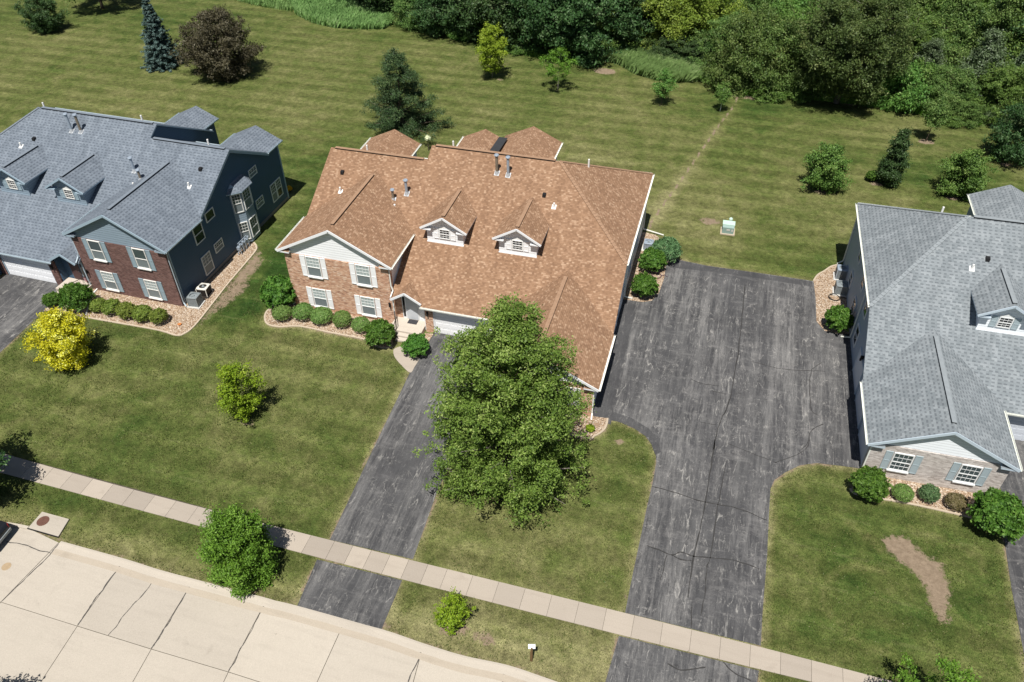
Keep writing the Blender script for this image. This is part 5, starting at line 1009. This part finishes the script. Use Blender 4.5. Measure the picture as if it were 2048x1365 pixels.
# short turf blades over the near lawns: uneven tufts that also hang over the paving edges
def turf():
    rng = np.random.default_rng(90); n = 230000; X = rng.uniform(-22, 58, n); Y = rng.uniform(-29, 2, n)
    hide = np.zeros(n, bool)
    for poly in (DRIVE_A, APRON_A, DRIVE_B, APRON_B, DRIVE_L, DRIVE_R, BED_C, BED_E, BED_W, BED_B, BED_R, WALK, SOIL_R): hide |= inside_np(X, Y, poly)
    yc = np.interp(X, [p[0] for p in CURB], [p[1] for p in CURB]); hide |= Y < yc+.05
    lo = np.polyval(lx, np.clip(X, -14, 46)); hi = np.polyval(ux, np.clip(X, -14, 46)); hide |= (Y > lo-.02) & (Y < hi+.02)
    pn = np.array([noise.noise((x*.9, y*.9, 5)) for x, y in zip(X, Y)]); hide |= (pn+rng.normal(0, .18, n)) < -.05
    X, Y, pn = X[~hide], Y[~hide], pn[~hide]; n = len(X); h = (.05+.07*rng.random(n))*(1+.5*pn); a = rng.random(n)*6.28; wd = .018+.016*rng.random(n)
    A = np.stack([X-np.cos(a)*wd, Y-np.sin(a)*wd, np.zeros(n)], 1); B = np.stack([X+np.cos(a)*wd, Y+np.sin(a)*wd, np.zeros(n)], 1); C = np.stack([X+rng.normal(0, .035, n), Y+rng.normal(0, .035, n), h], 1)
    o = npmesh('turf_blades', np.stack([A, B, C], 1).reshape(-1, 3), np.arange(3*n).reshape(n, 3), LM['turf'], np.repeat(np.clip(.45+.35*pn+rng.normal(0, .25, n), 0, 1), 3)); tag(o, 'short uneven turf blades over the front lawns and street verge', 'grass', kind='stuff')
turf()
# ------------------------------------------------------------------ small things
M['acgrey'] = plain('condenser_grey', (.23, .26, .27), .5, .4, .2, var=.15); M['acbeige'] = plain('condenser_beige', (.62, .60, .54), .5, .3, var=.08); M['acdark'] = plain('condenser_dark', (.03, .025, .022), .5, .3, var=.2)
M['padc'] = plain('pad_concrete', (.50, .49, .46), .9, .1, var=.08); M['boxgreen'] = plain('utility_green', (.23, .32, .29), .5, .35, var=.1); M['pedgreen'] = plain('pedestal_green', (.46, .62, .52), .5, .35, var=.08)
M['post'] = plain('stained_post', (.15, .095, .045), .85, .15, var=.35, scale=8); M['signw'] = plain('sign_white', (.80, .82, .85), .4, .3, var=.05, scale=12); M['rust'] = plain('rusted_iron', (.13, .065, .048), .75, .25, .2, var=.35, scale=5)
M['hose'] = plain('garden_hose', (.03, .028, .025), .6, .3, var=.2); M['hosep'] = plain('purple_hose', (.09, .05, .07), .6, .3, var=.2)
def condenser(loc, rz, body, top, pad, label, s=1.0, h=.85):
    r = empty('air_conditioner', (*loc, .035), rz); tag(r, label, 'air conditioner'); w_ = .42*s
    b = MB(); b.box(-w_-.14, w_+.14, -w_-.14, w_+.14, 0, .07); b.build('pad', M[pad], r)
    b = MB(); n = 10
    for i in range(n): z = .09+(h-.14)*i/n; b.box(-w_, w_, -w_, w_, z, z+(h-.14)/n*.62)
    b.box(-w_+.03, w_-.03, -w_+.03, w_-.03, .07, h-.04); b.build('louvred_case', M[body], r)
    for sx in (-1, 1):
        for sy in (-1, 1): b = MB(); b.box(sx*w_-.03, sx*w_+.03, sy*w_-.03, sy*w_+.03, .071, h); b.build('corner_post', M[top], r)
    b = MB(); N_ = 20
    for i in range(N_):
        a0, a1 = 2*math.pi*i/N_, 2*math.pi*(i+1)/N_; ro = w_*1.06; ri = w_*.74
        f = lambda a, q: (max(-1, min(1, 1.25*math.cos(a)))*ro, max(-1, min(1, 1.25*math.sin(a)))*ro) if q else (math.cos(a)*ri, math.sin(a)*ri)
        b.prism([(*f(a0, 1), h+.02), (*f(a1, 1), h+.02), (*f(a1, 0), h+.05), (*f(a0, 0), h+.05)], (0, 0, -.06))
    b.build('top_cover', M[top], r)
    b = MB(); b.cyl(0, 0, h-.10, h-.06, w_*.74, 20); b.build('fan_well', M['black'], r)
    b = MB(); b.cyl(0, 0, h-.05, h+.02, .10*s, 12)
    for i in range(3): a = i*2.094; b.prism([(math.cos(a)*.08, math.sin(a)*.08, h-.03), (math.cos(a-.3)*w_*.66, math.sin(a-.3)*w_*.66, h-.055), (math.cos(a+.3)*w_*.66, math.sin(a+.3)*w_*.66, h-.005)], (0, 0, .012))
    b.build('fan', M['acgrey'], r)
    return r
condenser((-7.39,-1.68), .1, 'acgrey', 'acgrey', 'padc', 'grey air conditioner on white pad beside the slate-blue wall', .95, .9)
condenser((-7.45,-0.28), .1, 'acdark', 'acbeige', 'acdark', 'air conditioner with cream square top beside the slate-blue wall', .98, .75)
condenser((41.98,15.22), .0, 'acgrey', 'galv', 'padc', 'round-topped grey air conditioner in the lawn end of the shaded gravel bed', .98, .95)
condenser((41.88,13.11), .0, 'acgrey', 'acgrey', 'padc', 'square grey air conditioner next to the coiled black hose', 1.0, .85)
condenser((26.16,15.35), .0, 'galv', 'galv', 'acbeige', 'grey air conditioner tucked behind the side-bed shrubs of the tan-roofed house', .9, .7)
# transformer box and pedestal
tx, ty = (32.58,19.81)
r = empty('transformer_box', (tx, ty, 0), .02); tag(r, 'pale green utility transformer box on concrete pad in the backyard', 'utility box')
b = MB(); b.box(-.62, .62, -.60, .55, 0, .1); b.build('pad', M['edging'], r)
b = MB(); b.prism([(-.5, -.48, .1), (-.5, .45, .1), (-.5, .45, .82), (-.5, -.2, .82), (-.5, -.48, .70)], (1.0, 0, 0)); b.build('cabinet', M['boxgreen'], r)
b = MB(); b.prism([(-.53, -.22, .83), (.53, -.22, .83), (.53, .48, .83), (-.53, .48, .83)], (0, 0, .03)); b.build('lid', M['pedgreen'], r)
b = MB(); b.box(-.14, .16, -.495, -.481, .40, .56); b.box(.28, .42, -.495, -.481, .36, .56); b.build('warning_sticker', M['padc'], r)
r = empty('cable_pedestal', (tx+.12, ty+1.05, 0)); tag(r, 'small round-topped green cable pedestal behind the transformer box', 'utility pedestal')
b = MB(); b.cyl(0, 0, 0, .55, .11, 12); b.build('stem', M['galv'], r)
b = MB(); b.tube([(0, 0, .5), (0, 0, .72), (0, 0, .80), (0, 0, .84)], [.17, .17, .12, .03], 14); b.build('cap', M['pedgreen'], r)
# sign on a post
sx, sy = (25.78,-23.25)
r = empty('post_sign', (sx, sy, 0), .25); tag(r, 'small white sign board on a brown wooden post in the verge', 'sign')
b = MB(); b.box(-.045, .045, -.045, .045, 0, 1.35); b.build('post', M['post'], r)
b = MB(); b.box(-.085, -.046, -.03, .03, 0, .95); b.build('brace', M['post'], r)
b = MB(); t_ = math.radians(35); ct, s_t = math.cos(t_), math.sin(t_); b.prism([(-.18, -.02, 1.28), (.18, -.02, 1.28), (.18, -.02+.24*s_t, 1.28+.24*ct), (-.18, -.02+.24*s_t, 1.28+.24*ct)], (0, -.02, .015)); bo = b.build('board', M['signw'], r)
# storm inlet
ipts = [(-5.11,-22.04), (-3.17,-22.07), (-2.94,-23.29), (-5.10,-23.25)]
r = empty('storm_inlet', (0, 0, 0)); tag(r, 'concrete storm drain inlet slab with a rusty round manhole lid at the kerb', 'storm drain')
b = MB(); b.prism([(*p, .11) for p in ipts], (0, 0, -.10)); b.build('slab', M['street'], r)
mx, my = (-4.58,-22.60)
b = MB(); b.cyl(mx, my, .10, .117, .36, 28); b.cyl(mx, my, .116, .124, .30, 28)
for i in range(5): b.beam((mx-.22, my-.2+.1*i, .126), (mx+.22, my-.2+.1*i, .126), .02, .008)
b.build('manhole_lid', M['rust'], r)
b = MB(); b.beam((*ipts[3], .055), (*ipts[2], .055), .10, .085); b.build('throat', M['black'], r)
b = MB(); hx, hy = (-4.49,-25.76); b.cyl(hx, hy, .0, .026, .26, 24); o = b.build('round_patch', plain('patch_concrete', (.33, .25, .16), .9, .1, var=.2)); tag(o, 'round brown concrete plug set in the pale street slab', 'manhole')
# doormat
b = MB(); b.box(9.93, 10.68, .02, .52, .462, .48); b.build('mat_base', M['mat'], None); o = bpy.data.objects['mat_base']; o.name = 'doormat'; tag(o, 'dark grey doormat on the concrete stoop of the tan-roofed house', 'doormat')
# coiled hoses
def hose(name, loc, R_, mat, label, turns=3, tilt=0.0):
    b = MB(); P = []
    for i in range(turns*20+1):
        a = 2*math.pi*i/20; rr = R_*(1+.06*math.sin(i*.7)); P.append((rr*math.cos(a), rr*math.sin(a), .03+.028*(i/20)+.02*math.sin(i)))
    P.append((R_*1.7, .25, .02)); P.append((R_*2.3, .1, .02)); b.tube(P, .022, 6); o = b.build(name, M[mat], None, smooth=True); o.location = (*loc, .04); o.rotation_euler = (tilt, 0, 0); tag(o, label, 'hose'); return o
hose('garden_hose', (41.44,12.25), .42, 'hose', 'black hose coiled on gravel beside the square grey air conditioner')
hose('garden_hose', (27.42,11.56), .38, 'hosep', 'dark red hose coiled at the shrubs by the tan-roofed house', 2)
hose('garden_hose', (5.67,-0.44), .34, 'hosep', 'purple hose coiled against the orange-brick wall', 2)
# meters on the slate-blue wall
r = empty('gas_meters', (-7.62, 6.3, 0), -.0194); tag(r, 'cluster of grey gas meters and pipes on gravel beside the slate-blue bay', 'gas meter')
for i in range(4):
    y = -.75+.42*i; b = MB(); b.box(-.14, .14, y-.13, y+.13, .45, .75); b.cyl(0, y, .75, .82, .10, 10); b.tube([(.16, y-.08, .6), (.2, y-.08, .3), (.2, y-.08, 0)], .03, 6); b.cyl(.1, y+.1, .8, .98, .09, 10); b.build('meter', M['galv'], r)
b = MB(); b.tube([(0, -1.0, .3), (0, .75, .3)], .04, 8); b.tube([(0, -1.0, .3), (0, -1.0, 0)], .04, 8); b.tube([(0, .75, .3), (0, .75, 0)], .04, 8); b.tube([(.0, -.8, 1.05), (0, .6, 1.05)], .035, 8); b.build('manifold_pipe', M['galv'], r)
o = MB(); o.box(-.25, .25, -.3, .3, 0, .32); o.box(-.28, .28, -.33, .33, .32, .36); o = o.build('utility_cover', M['acbeige']); o.location = (*(-7.84,6.40), .035); tag(o, 'small cream utility cover on gravel next to the gas meters', 'utility box')
# flag by the slate-blue stoop
fx, fy = (-17.49,-1.99)
r = empty('garden_flag', (fx, fy, 0), -.3); tag(r, 'small red and white striped garden flag beside the slate-blue house stoop', 'flag')
b = MB(); b.tube([(0, 0, 0), (0, 0, 1.25)], .014, 6); b.tube([(0, 0, 1.2), (.75, .05, 1.2)], .012, 6); b.build('pole', M['black'], r)
fm = [plain('flag_red', (.52, .05, .10), .8, .1), plain('flag_white', (.72, .68, .70), .8, .1), plain('flag_blue', (.05, .06, .2), .8, .1)]
b = MB()
for j in range(7):
    for i in range(10):
        f = lambda i_, j_: (.04+.068*i_, .05*math.sin(i_*.9+j_*.3)+.10*j_/7, 1.18-.075*j_-.02*math.sin(i_))
        b.poly([f(i, j), f(i+1, j), f(i+1, j+1), f(i, j+1)], 2 if (i < 4 and j < 3) else j % 2)
b.build('cloth', fm, r, recalc=False)
# terracotta saucer in the gravel
b = MB(); b.tube([(0, 0, 0), (0, 0, .10)], [.10, .16], 14); o = b.build('flower_pot', plain('terracotta', (.42, .16, .05), .8, .2)); o.location = (*(-7.21,-4.27), .035); tag(o, 'small orange pot on the gravel corner beside the dark red brick', 'pot')
# white downspout extensions lying on the ground
for pts, lab in (([(-16.47,-0.66), (-16.23,-2.83), (-15.01,-5.15)], 'long white downspout pipe lying across the gravel of the slate-blue house'),):
    b = MB()
    for p, q in zip(pts[:-1], pts[1:]): b.beam((*p, .12), (*q, .10), .10, .08)
    o = b.build('drain_pipe', M['pvc']); tag(o, lab, 'pipe')
# stump of timber in the dirt: deck planter wall behind the tan house
b = MB(); b.box(5.1, 7.6, 18.2, 18.4, 0, .9); b.box(5.1, 5.3, 16.2, 18.2, 0, .9); b.box(7.4, 7.6, 16.2, 18.2, 0, .9)
o = b.build('patio_wall', plain('patio_grey', (.40, .38, .36), .9, .1)); tag(o, 'low grey patio wall between the rear gables of the tan-roofed house', 'wall')
b = MB(); fl = MB()
r = empty('deck', (-7.8734, -2.4764, 0), -.01944); tag(r, 'wooden deck with railing between the rear gables of the slate-blue house', 'deck')
for i in range(14): q = MB(-1); q.box(4.9, 8.0, 15.6+i*.16, 15.6+i*.16+.145, 2.9, 2.94); q.build('plank', M['wood'], r)
q = MB(-1); q.box(4.9, 8.0, 17.75, 17.83, 3.85, 3.93); q.box(4.9, 8.0, 17.75, 17.83, 3.05, 3.1)
for i in range(20): q.box(4.95+i*.155, 4.99+i*.155, 17.77, 17.81, 3.1, 3.85)
for x in (5.0, 7.9): q.box(x-.05, x+.05, 17.7, 17.8, 0, 3.95)
q.build('railing', plain('grey_railing', (.42, .47, .50), .6, .3), r)
# parked car at the kerb, mostly past the frame
def car():
    cx, cy = (-7.90,-24.66); r = empty('parked_car', (cx, cy, .03), .06); tag(r, 'dark parked car at the kerb beside the storm drain inlet', 'car')
    paint = plain('dark_car_paint', (.018, .020, .024), .25, .6, .3, var=.1)
    prof = [(-2.25, .42), (-2.28, .72), (-2.1, .92), (-1.2, 1.02), (-.45, 1.42), (.75, 1.46), (1.65, 1.06), (2.15, .98), (2.3, .78), (2.28, .42)]
    b = MB(); ws = [.80, .86, .86, .86, .66, .66, .84, .86, .86, .82]
    n = len(prof); b.v = [(x, -w_, z) for (x, z), w_ in zip(prof, ws)]+[(x, w_, z) for (x, z), w_ in zip(prof, ws)]
    for i in range(n-1): b.f.append((i, i+1, n+i+1, n+i)); b.mi.append(0)
    b.f.append((n-1, 0, n, 2*n-1)); b.mi.append(0); b.f.append(tuple(range(n-1, -1, -1))); b.mi.append(0); b.f.append(tuple(range(n, 2*n))); b.mi.append(0)
    bd = b.build('body', paint, r); md = bd.modifiers.new('bevel', 'BEVEL'); md.width = .07; md.segments = 3
    for x in (-1.4, 1.4):
        for y in (-.78, .78):
            q = MB(); q.tube([(x, y-.1, .33), (x, y+.1, .33)], .33, 20); wh = q.build('wheel', M['black'], r)
            q = MB(); q.tube([(x, y-.11, .33), (x, y+.11, .33)], .19, 14); q.build('rim', M['galv'], wh)
    g = plain('car_glass', (.01, .012, .014), .05, .6)
    b = MB(); b.prism([(.86, -.60, 1.425), (1.58, -.72, 1.10), (1.58, .72, 1.10), (.86, .60, 1.425)], (.012, 0, .02)); b.build('rear_window', g, r)
    b = MB(); b.prism([(-.55, -.60, 1.40), (-1.15, -.72, 1.06), (-1.15, .72, 1.06), (-.55, .60, 1.40)], (-.012, 0, .02)); b.build('windscreen', g, r)
    for y in (-1, 1):
        b = MB(); b.prism([(2.10, y*.86, .70), (2.31, y*.70, .70), (2.31, y*.70, .90), (2.08, y*.86, .94)], (.01, y*.02, 0)); b.build('tail_light', plain('red_lens', (.30, .01, .012), .15, .6), r)
        b = MB(); b.prism([(-.5, y*.70, 1.36), (.7, y*.70, 1.40), (1.45, y*.84, 1.08), (-1.0, y*.84, 1.06)], (0, y*.012, 0)); b.build('side_window', g, r)
    b = MB(); b.box(2.26, 2.35, -.74, .74, .45, .62); b.build('bumper', M['acgrey'], r)
car()
